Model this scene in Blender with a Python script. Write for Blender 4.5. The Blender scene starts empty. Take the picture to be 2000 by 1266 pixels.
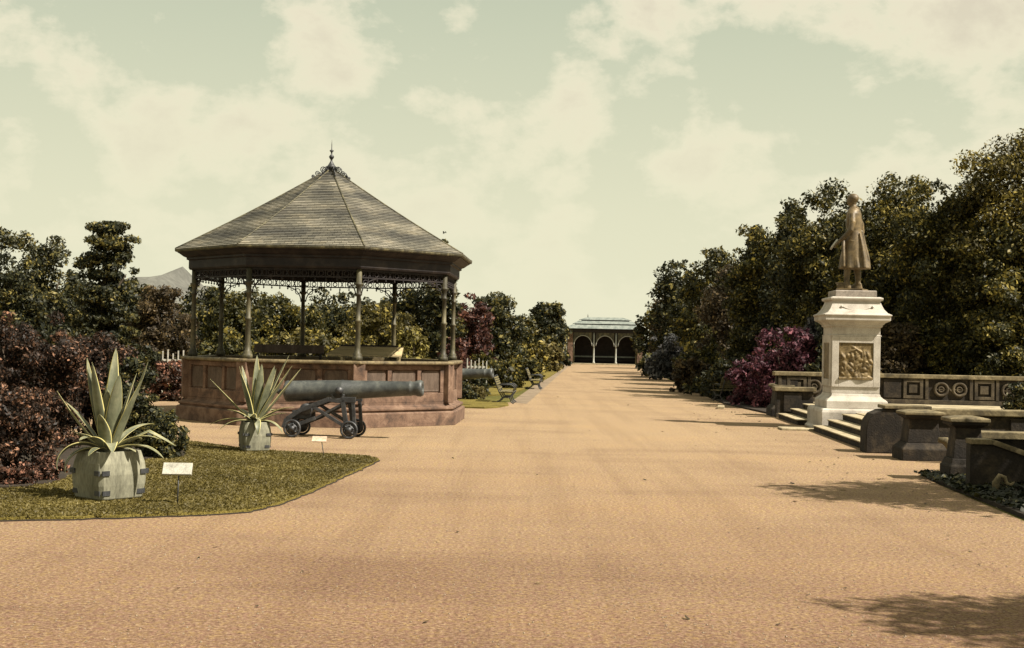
import bpy, math, random
import numpy as np
from mathutils import Vector, Matrix
random.seed(5)
S = bpy.context.scene
COL = S.collection
PI = math.pi
R = math.radians

# ------------------------------------------------------------------ camera
F = 2550.0; EYE = 2.2; PITCH = math.atan(36/F); ROLL = R(1.2)
f0 = Vector((0, math.cos(PITCH), math.sin(PITCH))); r0 = Vector((1, 0, 0)); u0 = r0.cross(f0)
cr = r0*math.cos(ROLL)+u0*math.sin(ROLL); cu = u0*math.cos(ROLL)-r0*math.sin(ROLL)
cd = bpy.data.cameras.new('camera'); cam = bpy.data.objects.new('camera', cd); COL.objects.link(cam)
M4 = Matrix.Identity(4)
for i in range(3):
    M4[i][0] = cr[i]; M4[i][1] = cu[i]; M4[i][2] = -f0[i]
M4[2][3] = EYE
cam.matrix_world = M4
cd.sensor_width = 36; cd.lens = F/2000*36; cd.clip_end = 6000; cd.clip_start = 0.1
S.camera = cam

def ray(px, py):
    return f0 + cr*((px-1000)/F) + cu*((633-py)/F)
def gp(px, py, z=0.0):
    d = ray(px, py); t = (z-EYE)/d.z
    return Vector((d.x*t, d.y*t, z))
def at(px, py, Y):
    d = ray(px, py); t = Y/d.y
    return Vector((d.x*t, Y, EYE+d.z*t))

# ------------------------------------------------------------------ materials
def newmat(name):
    m = bpy.data.materials.new(name); m.use_nodes = True
    nt = m.node_tree; nt.nodes.clear()
    out = nt.nodes.new('ShaderNodeOutputMaterial')
    b = nt.nodes.new('ShaderNodeBsdfPrincipled')
    nt.links.new(b.outputs[0], out.inputs[0])
    return m, nt, b, out
def ramp(nt, src, stops):
    r = nt.nodes.new('ShaderNodeValToRGB'); e = r.color_ramp.elements
    while len(e) < len(stops): e.new(0.5)
    for i, (p, c) in enumerate(stops):
        e[i].position = p; e[i].color = (*c, 1)
    nt.links.new(src, r.inputs[0]); return r.outputs[0]
def noise(nt, scale, detail=4, rough=.6, vec=None, dist=0):
    n = nt.nodes.new('ShaderNodeTexNoise'); n.inputs['Scale'].default_value = scale
    n.inputs['Detail'].default_value = detail; n.inputs['Roughness'].default_value = rough
    n.inputs['Distortion'].default_value = dist
    if vec: nt.links.new(vec, n.inputs['Vector'])
    return n.outputs[0]
def mix(nt, a, b, fac, mode='MIX'):
    n = nt.nodes.new('ShaderNodeMix'); n.data_type = 'RGBA'; n.blend_type = mode
    for s, v in ((n.inputs['Factor'], fac), (n.inputs[6], a), (n.inputs[7], b)):
        if isinstance(v, (int, float)): s.default_value = v
        elif isinstance(v, tuple): s.default_value = (*v, 1)
        else: nt.links.new(v, s)
    return n.outputs[2]
def coords(nt, scale=(1, 1, 1), kind='Object'):
    tc = nt.nodes.new('ShaderNodeTexCoord'); mp = nt.nodes.new('ShaderNodeMapping')
    mp.inputs['Scale'].default_value = scale
    nt.links.new(tc.outputs[kind], mp.inputs[0]); return mp.outputs[0]
def bump(nt, b, h, strength=.4, dist=.02):
    n = nt.nodes.new('ShaderNodeBump'); n.inputs['Strength'].default_value = strength
    n.inputs['Distance'].default_value = dist
    nt.links.new(h, n.inputs['Height']); nt.links.new(n.outputs[0], b.inputs['Normal'])
def weathered(name, c, dark=None, light=None, s1=3.0, s2=40.0, rough=.8, bs=.35, metal=0, spec=.3, stretch=(1, 1, 1), bd=.01):
    m, nt, b, out = newmat(name)
    dark = dark or tuple(x*.55 for x in c); light = light or tuple(min(1, x*1.35) for x in c)
    dark, c, light = [tuple(x*.83 for x in q) for q in (dark, c, light)]
    v = coords(nt, stretch)
    a = ramp(nt, noise(nt, s1, 6, .65, v, .4), [(.3, dark), (.5, c), (.72, light)])
    n2 = noise(nt, s2, 3, .7, v)
    g = ramp(nt, n2, [(.3, (.62, .62, .62)), (.7, (1.25, 1.25, 1.25))])
    nt.links.new(mix(nt, a, g, .8, 'MULTIPLY'), b.inputs['Base Color'])
    b.inputs['Roughness'].default_value = rough; b.inputs['Metallic'].default_value = metal
    b.inputs['Specular IOR Level'].default_value = spec
    bump(nt, b, n2, bs, bd); return m

M = {}
M['stone'] = weathered('pale_granite', (.46, .42, .36), (.27, .24, .2), (.56, .52, .46), 1.6, 60, .75, .25)
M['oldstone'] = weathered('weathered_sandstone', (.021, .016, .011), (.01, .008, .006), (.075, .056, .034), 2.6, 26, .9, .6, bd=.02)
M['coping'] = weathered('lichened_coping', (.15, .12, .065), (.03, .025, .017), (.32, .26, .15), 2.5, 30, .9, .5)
M['carved'] = weathered('carved_sandstone', (.065, .05, .031), (.02, .016, .011), (.15, .12, .075), 2.5, 28, .9, .5)
M['patina'] = weathered('dark_patina', (.07, .05, .026), (.03, .022, .014), (.16, .11, .05), 5, 30, .5, .3, spec=.5)
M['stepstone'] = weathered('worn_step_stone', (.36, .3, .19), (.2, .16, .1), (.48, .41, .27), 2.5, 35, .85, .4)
M['bronze'] = weathered('gilded_bronze', (.125, .088, .04), (.04, .029, .015), (.24, .168, .075), 5, 30, .55, .3, metal=.1, spec=.5)
M['relief'] = weathered('relief_bronze', (.15, .105, .045), (.05, .036, .017), (.26, .19, .085), 9, 40, .55, .5, metal=.2)
M['brickred'] = weathered('red_brick_wall', (.15, .09, .06), (.05, .034, .026), (.27, .18, .125), 3, 45, .85, .4)
M['panelwood'] = weathered('brown_panel_paint', (.1, .07, .05), (.05, .035, .027), (.15, .11, .085), 5, 50, .7, .3, stretch=(1, 1, .3))
M['railpaint'] = weathered('ochre_rail_paint', (.15, .115, .06), (.06, .045, .026), (.26, .21, .11), 6, 40, .6, .2)
M['ironpaint'] = weathered('column_paint', (.075, .068, .04), (.025, .022, .016), (.2, .175, .095), 4, 40, .55, .2, stretch=(1, 1, .4))
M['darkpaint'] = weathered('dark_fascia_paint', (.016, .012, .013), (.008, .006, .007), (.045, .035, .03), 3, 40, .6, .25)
M['iron'] = weathered('black_iron', (.03, .032, .035), (.012, .012, .014), (.07, .07, .07), 6, 50, .5, .2, spec=.5)
M['gun'] = weathered('grey_gun_iron', (.052, .057, .055), (.02, .023, .025), (.11, .115, .1), 4, 45, .5, .3, spec=.5)
M['tub'] = weathered('pale_tub_paint', (.22, .215, .155), (.12, .115, .08), (.3, .29, .21), 4, 30, .8, .4, stretch=(1, 1, .3))
M['soil'] = weathered('dark_soil', (.03, .022, .015), None, None, 4, 40, .95, .8)
M['bark'] = weathered('bark', (.06, .045, .03), (.025, .018, .014), (.11, .085, .06), 5, 30, .95, .9, stretch=(1, 1, .25), bd=.03)
M['white'] = weathered('white_paint', (.5, .49, .43), (.3, .28, .23), (.6, .58, .52), 5, 40, .6, .15)
M['paleblue'] = weathered('pale_grey_paint', (.36, .36, .31), (.24, .23, .2), (.46, .46, .41), 5, 40, .7, .2)
M['cream'] = weathered('yellow_cream_paint', (.62, .52, .22), (.4, .33, .13), (.7, .62, .32), 4, 40, .7, .2)
M['zinc'] = weathered('grey_green_roof', (.19, .215, .195), (.1, .12, .11), (.29, .31, .275), 1.2, 14, .7, .3, stretch=(2, 2, 2))
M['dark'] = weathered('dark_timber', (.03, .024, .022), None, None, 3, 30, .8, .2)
M['slat'] = weathered('bench_slats', (.15, .125, .055), (.07, .06, .03), (.22, .19, .09), 8, 50, .7, .2)
M['desk'] = weathered('pale_desk_wood', (.5, .4, .22), (.34, .26, .15), (.62, .5, .28), 4, 40, .7, .2, stretch=(.3, 2, 1))
M['sign'] = weathered('enamel_sign', (.4, .39, .33), (.25, .24, .2), (.5, .49, .43), 8, 60, .5, .1)
M['pinksign'] = weathered('pinkish_sign', (.6, .45, .33), None, None, 8, 60, .6, .1)
M['hill'] = weathered('far_hillside', (.12, .12, .105), (.09, .09, .08), (.15, .15, .13), .03, .3, .95, .1)

def gravel_mat():
    m, nt, b, out = newmat('rolled_gravel')
    v = coords(nt)
    fine = noise(nt, 26, 2, .9, v); fine2 = noise(nt, 11, 4, .9, v)
    big = noise(nt, .28, 5, .6, coords(nt, (.6, 1.6, 1)), .3)
    sp = ramp(nt, fine, [(.3, (.105, .074, .048)), (.5, (.22, .16, .103)), (.68, (.36, .297, .198))])
    tint = ramp(nt, fine2, [(.38, (.92, .74, .82)), (.5, (1, .97, .95)), (.6, (1.16, 1.12, .74))])
    bg = ramp(nt, big, [(.32, (.8, .77, .78)), (.5, (1, 1, 1)), (.7, (1.08, 1.06, 1))])
    c = mix(nt, sp, tint, .8, 'MULTIPLY'); c = mix(nt, c, bg, .9, 'MULTIPLY')
    # faint rake and wheel streaks that run across the walk
    st = ramp(nt, noise(nt, 1.0, 5, .65, coords(nt, (.22, 3.2, 1)), .5), [(.36, (.8, .78, .76)), (.52, (1, 1, 1)), (.8, (1.06, 1.05, 1.02))])
    c = mix(nt, c, st, .15, 'MULTIPLY')
    tr = ramp(nt, noise(nt, 1.0, 4, .6, coords(nt, (1.6, .07, 1)), .2), [(.38, (.84, .82, .82)), (.5, (1, 1, 1)), (.7, (1.05, 1.04, 1.02))])
    c = mix(nt, c, tr, .55, 'MULTIPLY')
    # vignette shading painted into the gravel colour, darker and browner towards the camera
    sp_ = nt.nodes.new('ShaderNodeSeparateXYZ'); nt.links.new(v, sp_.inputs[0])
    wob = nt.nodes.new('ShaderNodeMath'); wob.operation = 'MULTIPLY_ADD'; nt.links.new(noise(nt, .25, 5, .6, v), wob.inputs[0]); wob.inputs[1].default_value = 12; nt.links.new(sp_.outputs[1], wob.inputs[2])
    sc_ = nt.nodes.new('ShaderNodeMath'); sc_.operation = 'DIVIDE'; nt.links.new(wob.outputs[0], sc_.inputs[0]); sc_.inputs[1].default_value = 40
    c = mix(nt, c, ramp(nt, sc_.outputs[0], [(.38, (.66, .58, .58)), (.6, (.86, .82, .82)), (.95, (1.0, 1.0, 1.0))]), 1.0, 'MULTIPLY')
    nt.links.new(c, b.inputs['Base Color']); b.inputs['Roughness'].default_value = .95
    b.inputs['Specular IOR Level'].default_value = .1
    bump(nt, b, fine, .3, .012); return m
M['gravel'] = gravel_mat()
def grass_mat(name, stops, s=1.1):
    m, nt, b, out = newmat(name); v = coords(nt)
    a = ramp(nt, noise(nt, s, 6, .7, v, .3), stops)
    n2 = noise(nt, 30, 2, .8, v)
    g = ramp(nt, n2, [(.3, (.6, .6, .6)), (.7, (1.4, 1.4, 1.3))])
    nt.links.new(mix(nt, a, g, .8, 'MULTIPLY'), b.inputs['Base Color'])
    b.inputs['Roughness'].default_value = .95; b.inputs['Specular IOR Level'].default_value = .1
    bump(nt, b, n2, .8, .04); return m
M['lawn'] = grass_mat('olive_lawn', [(.28, (.07, .054, .015)), (.5, (.125, .1, .026)), (.74, (.19, .15, .042))])
M['turf'] = grass_mat('dark_turf', [(.3, (.04, .04, .015)), (.5, (.08, .075, .02)), (.7, (.13, .11, .03))])  # darker grass colour of the outer ground sheet
M['edge'] = weathered('earth_gutter', (.2, .15, .1), (.12, .09, .06), (.28, .22, .15), 1.5, 22, .95, .5)

def attr(nt, name):
    a = nt.nodes.new('ShaderNodeAttribute'); a.attribute_name = name; return a.outputs['Fac']
_leaf = {}
def leafmat(name, dark, mid, hi, transl=.28):
    if name in _leaf: return _leaf[name]
    m, nt, b, out = newmat(name)
    c = ramp(nt, attr(nt, 'tone'), [(.0, dark), (.55, mid), (.95, hi)])
    nt.links.new(c, b.inputs['Base Color']); b.inputs['Roughness'].default_value = .55
    b.inputs['Specular IOR Level'].default_value = .25
    t = nt.nodes.new('ShaderNodeBsdfTranslucent'); nt.links.new(c, t.inputs[0])
    ms = nt.nodes.new('ShaderNodeMixShader'); ms.inputs[0].default_value = transl
    nt.links.new(b.outputs[0], ms.inputs[1]); nt.links.new(t.outputs[0], ms.inputs[2])
    nt.links.new(ms.outputs[0], out.inputs[0])
    _leaf[name] = m; return m
leafmat('beech', (.011, .013, .005), (.05, .048, .013), (.32, .25, .055))
leafmat('dark', (.01, .013, .008), (.034, .036, .014), (.22, .18, .05))
leafmat('ochre', (.02, .019, .006), (.08, .066, .016), (.38, .3, .07))
leafmat('flower', (.015, .012, .008), (.07, .035, .022), (.55, .27, .18))
leafmat('copper', (.022, .01, .01), (.07, .03, .022), (.24, .1, .06))
leafmat('redleaf', (.011, .008, .006), (.032, .02, .013), (.34, .18, .11))
leafmat('purple', (.026, .01, .015), (.08, .026, .038), (.33, .13, .15))
leafmat('lilac', (.018, .019, .02), (.055, .056, .056), (.25, .24, .24))
leafmat('brown', (.02, .016, .01), (.065, .046, .022), (.2, .14, .06))
leafmat('yellow', (.03, .027, .008), (.12, .1, .024), (.42, .36, .1))
leafmat('straw', (.04, .033, .012), (.12, .095, .03), (.34, .28, .1))
leafmat('grassblade', (.055, .045, .013), (.118, .094, .026), (.22, .18, .06))

# ------------------------------------------------------------------ object helpers
def tag(o, label=None, cat=None, group=None, kind=None):
    if label: o['label'] = label
    if cat: o['category'] = cat
    if group: o['group'] = group
    if kind: o['kind'] = kind
    return o
def thing(name, label, cat, loc=(0, 0, 0), rz=0, group=None):
    o = bpy.data.objects.new(name, None); COL.objects.link(o); o.empty_display_size = .2
    o.location = loc; o.rotation_euler = (0, 0, rz)
    return tag(o, label, cat, group)
def copy_tree(o, parent=None):
    c = o.copy(); COL.objects.link(c); c.parent = parent
    for ch in list(o.children): copy_tree(ch, c)
    return c
class MB:
    def __init__(s): s.v = []; s.f = []; s.sm = []
    def add(s, vs, fs, smooth=False):
        n = len(s.v); s.v += [tuple(x) for x in vs]; s.f += [tuple(i+n for i in f) for f in fs]; s.sm += [smooth]*len(fs); return s
    def box(s, c, d, rot=None):
        x, y, z = d[0]/2, d[1]/2, d[2]/2
        vs = [Vector((a*x, b*y, e*z)) for a in (-1, 1) for b in (-1, 1) for e in (-1, 1)]
        if rot: vs = [rot @ p for p in vs]
        vs = [p+Vector(c) for p in vs]
        return s.add(vs, [(0, 1, 3, 2), (4, 6, 7, 5), (0, 4, 5, 1), (2, 3, 7, 6), (0, 2, 6, 4), (1, 5, 7, 3)])
    def bar(s, a, b, w, h=None, up=(0, 0, 1)):
        a = Vector(a); b = Vector(b); d = b-a; L = d.length; d.normalize()
        up = Vector(up); sd = d.cross(up)
        if sd.length < 1e-4: sd = d.cross(Vector((1, 0, 0)))
        sd.normalize(); up = sd.cross(d)
        return s.box((a+b)/2, (L, w, h or w), Matrix((d, sd, up)).transposed())
    def tube(s, pts, rads, n=8, smooth=True, cap=True):
        pts = [Vector(p) for p in pts]
        if isinstance(rads, (int, float)): rads = [rads]*len(pts)
        vs = []; prev = None
        for i, p in enumerate(pts):
            d = (pts[min(i+1, len(pts)-1)]-pts[max(i-1, 0)]).normalized()
            a = prev if prev is not None else (Vector((0, 0, 1)) if abs(d.z) < .9 else Vector((1, 0, 0)))
            sx = (a-d*a.dot(d)).normalized(); prev = sx; sy = d.cross(sx)
            for k in range(n):
                t = 2*PI*k/n; vs.append(p+(sx*math.cos(t)+sy*math.sin(t))*rads[i])
        fs = []
        for i in range(len(pts)-1):
            for k in range(n): fs.append((i*n+k, i*n+(k+1) % n, (i+1)*n+(k+1) % n, (i+1)*n+k))
        if cap: fs += [tuple(range(n))[::-1], tuple((len(pts)-1)*n+k for k in range(n))]
        return s.add(vs, fs, smooth)
    def lathe(s, prof, n=24, phase=0.0, c=(0, 0, 0), axis='z', smooth=True, close=False, sx=1, sy=1):
        vs = []
        for r, z in prof:
            for k in range(n):
                t = phase+2*PI*k/n
                x, y = r*math.sin(t)*sx, -r*math.cos(t)*sy
                vs.append((c[0]+x, c[1]+y, c[2]+z) if axis == 'z' else ((c[0]+z, c[1]+x, c[2]-y) if axis == 'x' else (c[0]+x, c[1]+z, c[2]-y)))
        m = len(prof); fs = []
        for i in range(m-1 if not close else m):
            j = (i+1) % m
            for k in range(n): fs.append((i*n+k, i*n+(k+1) % n, j*n+(k+1) % n, j*n+k))
        if not close:
            if prof[0][0] > 1e-4: fs.append(tuple(range(n))[::-1])
            if prof[-1][0] > 1e-4: fs.append(tuple((m-1)*n+k for k in range(n)))
        return s.add(vs, fs, smooth)
    def rect(s, prof, wx, wy, c=(0, 0, 0)):   # square tiers: prof = (offset, z), half-sizes wx, wy
        vs = []
        for o, z in prof:
            for a, b in ((-1, -1), (1, -1), (1, 1), (-1, 1)): vs.append((c[0]+a*(wx+o), c[1]+b*(wy+o), c[2]+z))
        m = len(prof); fs = [(3, 2, 1, 0), tuple((m-1)*4+k for k in range(4))]
        for i in range(m-1):
            for k in range(4): fs.append((i*4+k, i*4+(k+1) % 4, (i+1)*4+(k+1) % 4, (i+1)*4+k))
        return s.add(vs, fs)
    def torus(s, c, r, t, axis='y', n=20, k=8, arc=2*PI, a0=0):
        m = n if arc >= 2*PI-.01 else n+1; pts = []
        for i in range(n+1):
            a = a0+arc*i/n; x, y = math.cos(a)*r, math.sin(a)*r
            pts.append({'y': (c[0]+x, c[1], c[2]+y), 'z': (c[0]+x, c[1]+y, c[2]), 'x': (c[0], c[1]+x, c[2]+y)}[axis])
        return s.tube(pts, t, k, cap=(m == n+1))
    def prism(s, poly, z0, z1):
        n = len(poly); vs = [(p[0], p[1], z0) for p in poly]+[(p[0], p[1], z1) for p in poly]
        return s.add(vs, [tuple(range(n))[::-1], tuple(range(n, 2*n))]+[(i, (i+1) % n, n+(i+1) % n, n+i) for i in range(n)])
    def build(s, name, mat, parent=None, bevel=0, loc=None, rot=None, fix=True):
        me = bpy.data.meshes.new(name); me.from_pydata(s.v, [], s.f)
        me.polygons.foreach_set('use_smooth', s.sm)
        me.materials.append(M[mat] if isinstance(mat, str) else mat)
        if fix:
            import bmesh
            bm = bmesh.new(); bm.from_mesh(me); bmesh.ops.recalc_face_normals(bm, faces=bm.faces); bm.to_mesh(me); bm.free()
        o = bpy.data.objects.new(name, me); COL.objects.link(o)
        if parent: o.parent = parent
        if loc: o.location = loc
        if rot: o.rotation_euler = rot
        if bevel:
            b = o.modifiers.new('bevel', 'BEVEL'); b.width = bevel; b.segments = 2; b.limit_method = 'ANGLE'; b.angle_limit = R(35)
        return o
def struct(name, mb, mat):
    o = mb.build(name, mat); o['kind'] = 'structure'; return o

# ------------------------------------------------------------------ world and sun
SUN_AZ = R(64)      # from the camera's back (-Y) towards +X
SUN_EL = R(49)
sd = Vector((math.sin(SUN_AZ)*math.cos(SUN_EL), -math.cos(SUN_AZ)*math.cos(SUN_EL), math.sin(SUN_EL)))
sl = bpy.data.lights.new('sun', 'SUN'); so = bpy.data.objects.new('sun', sl); COL.objects.link(so)
sl.energy = 4.7; sl.angle = R(.55); sl.color = (1, .915, .79)
so.rotation_euler = sd.to_track_quat('Z', 'Y').to_euler(); so.location = (20, -10, 30)
W = bpy.data.worlds.new('World'); S.world = W; W.use_nodes = True
nt = W.node_tree; nt.nodes.clear()
wo = nt.nodes.new('ShaderNodeOutputWorld'); bg = nt.nodes.new('ShaderNodeBackground'); nt.links.new(bg.outputs[0], wo.inputs[0])
sky = nt.nodes.new('ShaderNodeTexSky'); sky.sky_type = 'NISHITA'; sky.sun_disc = False
sky.sun_elevation = SUN_EL; sky.sun_rotation = math.atan2(sd.x, sd.y); sky.dust_density = 3.5; sky.air_density = 1.2; sky.ozone_density = .6
tc = nt.nodes.new('ShaderNodeTexCoord')
sep = nt.nodes.new('ShaderNodeSeparateXYZ'); nt.links.new(tc.outputs['Generated'], sep.inputs[0])
def cmap(scale, loc=(0, 0, 0)):
    mp = nt.nodes.new('ShaderNodeMapping'); mp.inputs['Scale'].default_value = scale; mp.inputs['Location'].default_value = loc
    nt.links.new(tc.outputs['Generated'], mp.inputs[0]); return mp.outputs[0]
skyc = mix(nt, sky.outputs[0], (1.05, .98, .5), 1.0, 'MULTIPLY')
bw = mix(nt, skyc, (3.35, 3.6, 2.75), .9)
c1 = noise(nt, 8.5, 9, .58, cmap((1, 1, 1.5), (3.3, 1.7, .4)), .1)
c2 = noise(nt, 17, 7, .62, cmap((1, 1, 1.6), (8, 2, 1)), .2)
cm = nt.nodes.new('ShaderNodeMath'); cm.operation = 'MULTIPLY_ADD'; nt.links.new(c2, cm.inputs[0]); cm.inputs[1].default_value = .28; nt.links.new(c1, cm.inputs[2])
mask = ramp(nt, cm.outputs[0], [(.575, (0, 0, 0)), (.615, (.6, .6, .6)), (.7, (1, 1, 1))])
cloudc = ramp(nt, cm.outputs[0], [(.6, (4.6, 4.5, 3.4)), (.66, (5.3, 4.95, 3.75)), (.8, (4.3, 3.9, 3.05))])
withc = mix(nt, bw, cloudc, mask)
hz = ramp(nt, sep.outputs[2], [(.0, (1, 1, 1)), (.1, (.75, .75, .75)), (.28, (0, 0, 0))])
fin = mix(nt, withc, (5.1, 4.95, 3.6), hz)
nt.links.new(fin, bg.inputs[0]); bg.inputs[1].default_value = .069
S.view_settings.view_transform = 'Standard'; S.view_settings.look = 'None'; S.view_settings.gamma = 1; S.view_settings.exposure = 1.25

# ------------------------------------------------------------------ ground
struct('ground', MB().add([(-900, -60, -.012), (900, -60, -.012), (900, 3000, -.012), (-900, 3000, -.012)], [(0, 1, 2, 3)]), 'turf')
LX = lambda y: -2.9+.0625*y
RX = lambda y: 4.95+.0625*y
def flat(poly, z): return MB().add([(p[0], p[1], z) for p in poly], [tuple(range(len(poly)))])
gpoly = [(-13, 1), (9.5, 1), (7.2, 9), (6.75, 17), (7.1, 21.6), (7.3, 23.1), (10, 23.1), (10, 28), (8.3, 30), (8.5, 36), (8.6, 42), (8.2, 50), (RX(80), 80), (RX(141), 141),
         (LX(141), 141), (LX(48), 48), (-1.9, 46.8), (-3.0, 49), (-5, 50), (-14, 49), (-14.5, 30)]
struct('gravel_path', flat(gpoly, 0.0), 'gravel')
def smooth_poly(pts, it=2):
    for _ in range(it):
        q = []
        for i, p in enumerate(pts):
            n = pts[(i+1) % len(pts)]; q += [(p[0]*.75+n[0]*.25, p[1]*.75+n[1]*.25), (p[0]*.25+n[0]*.75, p[1]*.25+n[1]*.75)]
        pts = q
    return pts
l1 = [gp(*p)[:2] for p in [(-420, 1030), (0, 1018), (250, 1013), (470, 1004), (535, 991), (600, 966), (680, 929), (738, 903), (737, 899), (715, 894), (640, 890), (560, 886), (470, 879), (380, 866), (250, 852), (-420, 840)]]
l1s = smooth_poly(l1, 1)
def ragged(pts, amp, step=.12):
    q = []; rg = random.Random(2)
    for i, p in enumerate(pts):
        n = pts[(i+1) % len(pts)]; L = math.hypot(n[0]-p[0], n[1]-p[1]); k = max(1, int(L/step))
        for j in range(k): t = j/k; q.append((p[0]+(n[0]-p[0])*t+rg.gauss(0, amp), p[1]+(n[1]-p[1])*t+rg.gauss(0, amp)))
    return q
cx_ = sum(p[0] for p in l1s)/len(l1s); cy_ = sum(p[1] for p in l1s)/len(l1s)
struct('lawn_edge', MB().prism(ragged([(cx_+(p[0]-cx_)*1.008, cy_+(p[1]-cy_)*1.008) for p in l1s], .015), -.01, .012), 'soil')
struct('lawn', MB().prism(ragged(l1s, .018), .013, .04), 'lawn')
l2 = smooth_poly([gp(*p)[:2] for p in [(820, 795), (900, 797), (962, 799), (1003, 791), (960, 785), (930, 781), (820, 778)]], 1)
struct('lawn', MB().prism(l2, -.01, .05), 'lawn')
l3 = smooth_poly([gp(*p)[:2] for p in [(760, 772), (900, 773), (990, 773), (1030, 759), (1066, 742), (1092, 725), (1104, 715), (1060, 708), (900, 722), (760, 735)]], 1)
struct('lawn', MB().prism(l3, -.01, .05), 'lawn')
# earth gutter along the left edge of the walk
g = []
for y in (48, 60, 80, 100, 139): g.append((LX(y)-.1, y))
for y in (139, 100, 80, 60, 47): g.append((LX(y)+.55, y))
struct('gutter', flat(g, .004), 'edge')
rb = [(RX(141)+.2, 141), (RX(80)+.15, 80), (8.2, 50), (8.55, 43.5), (30, 43.5), (50, 141)]
struct('flower_bed', MB().prism(rb, -.01, .06), 'soil')
struct('flower_bed', MB().prism([(6.85, 17), (7.15, 21.6), (7.3, 23.2), (16, 23), (16, 8), (8.6, 8), (7.4, 12)], -.01, .05), 'soil')
struct('flower_bed', MB().prism(ragged(smooth_poly([gp(*p)[:2] for p in [(-420, 968), (20, 962), (110, 948), (150, 930), (280, 900), (350, 900), (365, 885), (300, 872), (-420, 850)]], 2), .03), .04, .062), 'soil')

# ------------------------------------------------------------------ leaves
def nrm(a): return a/np.maximum(np.linalg.norm(a, axis=1, keepdims=True), 1e-6)
def leaf_mesh(name, P, N, T, size, mat, rng, aspect=.5):
    n = len(P); N = nrm(N)
    t = nrm(np.cross(N, rng.normal(size=(n, 3)))); b = np.cross(N, t)
    s = (size*(.4+1.0*rng.random(n)**1.4+.5*(rng.random(n) > .93)))[:, None]
    V = np.stack([P-t*s*.6, P+b*s*.6*aspect, P+t*s*.6, P-b*s*.6*aspect], 1).reshape(-1, 3).astype(np.float32)
    me = bpy.data.meshes.new(name)
    me.vertices.add(4*n); me.vertices.foreach_set('co', V.ravel())
    me.loops.add(4*n); me.loops.foreach_set('vertex_index', np.arange(4*n, dtype=np.int32))
    me.polygons.add(n); me.polygons.foreach_set('loop_start', np.arange(0, 4*n, 4, dtype=np.int32))
    me.update(calc_edges=True)
    a = me.attributes.new('tone', 'FLOAT', 'FACE'); a.data.foreach_set('value', np.clip(T, 0, 1).astype(np.float32))
    me.materials.append(_leaf[mat]); return me
def lobes_for(kind, rng, rx, ry, rz, nl):
    C = []; Rr = []
    mean = (rx*ry*rz)**(1/3)
    if kind == 'pine':
        tiers = 12
        for i in range(tiers):
            h = -0.95+1.9*i/(tiers-1); w = 1.05-.62*((h+1)/2); k = 13
            if i >= tiers-3: w = (.5, .62, .42)[i-tiers+3]; k = 11
            elif i == tiers-4: w = .34; k = 7
            for j in range(k):
                a = rng.random()*2*PI; q = w*(.45+.55*rng.random())
                C.append((rx*q*math.cos(a), ry*q*math.sin(a), rz*(h+.05*rng.normal())+.12*q)); Rr.append((mean*.2, mean*.2, mean*.085))
            C.append((0, 0, rz*h)); Rr.append((mean*.26, mean*.26, mean*.16))
        return np.array(C), np.array(Rr)
    for i in range(nl):
        d = rng.normal(size=3); d /= np.linalg.norm(d)
        q = .45+.47*rng.random()**.6; k = 1.0
        if d[2] < 0: k = (1/max(.3, math.sqrt(1-d[2]*d[2])))**.75
        lr = mean*(.13+.15*rng.random())
        if kind == 'cone':
            h = (d[2]*q+1)/2; k = max(.12, (1-h)**.75*1.25); lr *= .5+.6*k
        if kind == 'ball': q = min(q, .84)
        elif rng.random() < .3: q *= 1.1+.12*rng.random(); lr *= .6
        C.append((rx*d[0]*q*k, ry*d[1]*q*k, rz*d[2]*q)); Rr.append((lr, lr, lr*(.7+.2*rng.random())))
    return np.array(C), np.array(Rr)
def foliage(name, rx, ry, rz, zc, leaf, mat, seed, cover=2.4, kind='round', nl=None, floor=0.03, maxn=64000):
    rng = np.random.default_rng(seed)
    area = 4*PI*((rx*ry)**1.6/3+2*((rx*rz)**1.6)/3)**(1/1.6)
    n = int(min(maxn, cover*area/(leaf*leaf*.3)))
    nl = nl or int(70+area*.6)
    C, L = lobes_for(kind, rng, rx, ry, rz, nl)
    w = L[:, 0]*L[:, 1]; w = w/w.sum(); idx = rng.choice(len(C), n, p=w)
    D = nrm(rng.normal(size=(n, 3))); D[:, 2] += .15; D = nrm(D)
    rad = (.45+.8*rng.random(n)**.9)[:, None]
    P = C[idx]+D*L[idx]*rad
    ni = n//6
    D2 = nrm(rng.normal(size=(ni, 3))); q = (.3+.5*rng.random(ni))[:, None]
    if kind == 'cone': pass
    P[:ni] = (D2*q)*np.array([rx, ry, rz])*(.8 if kind in ('round', 'ball') else .45)
    N = D+rng.normal(size=(n, 3))*.75
    lt = rng.random(len(C))
    T = .34*lt[idx]**1.5+.7*rng.random(n)**1.7
    P[:, 2] += zc
    keep = P[:, 2] > floor
    return leaf_mesh(name, P[keep], N[keep], T[keep], leaf, mat, rng)
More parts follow.
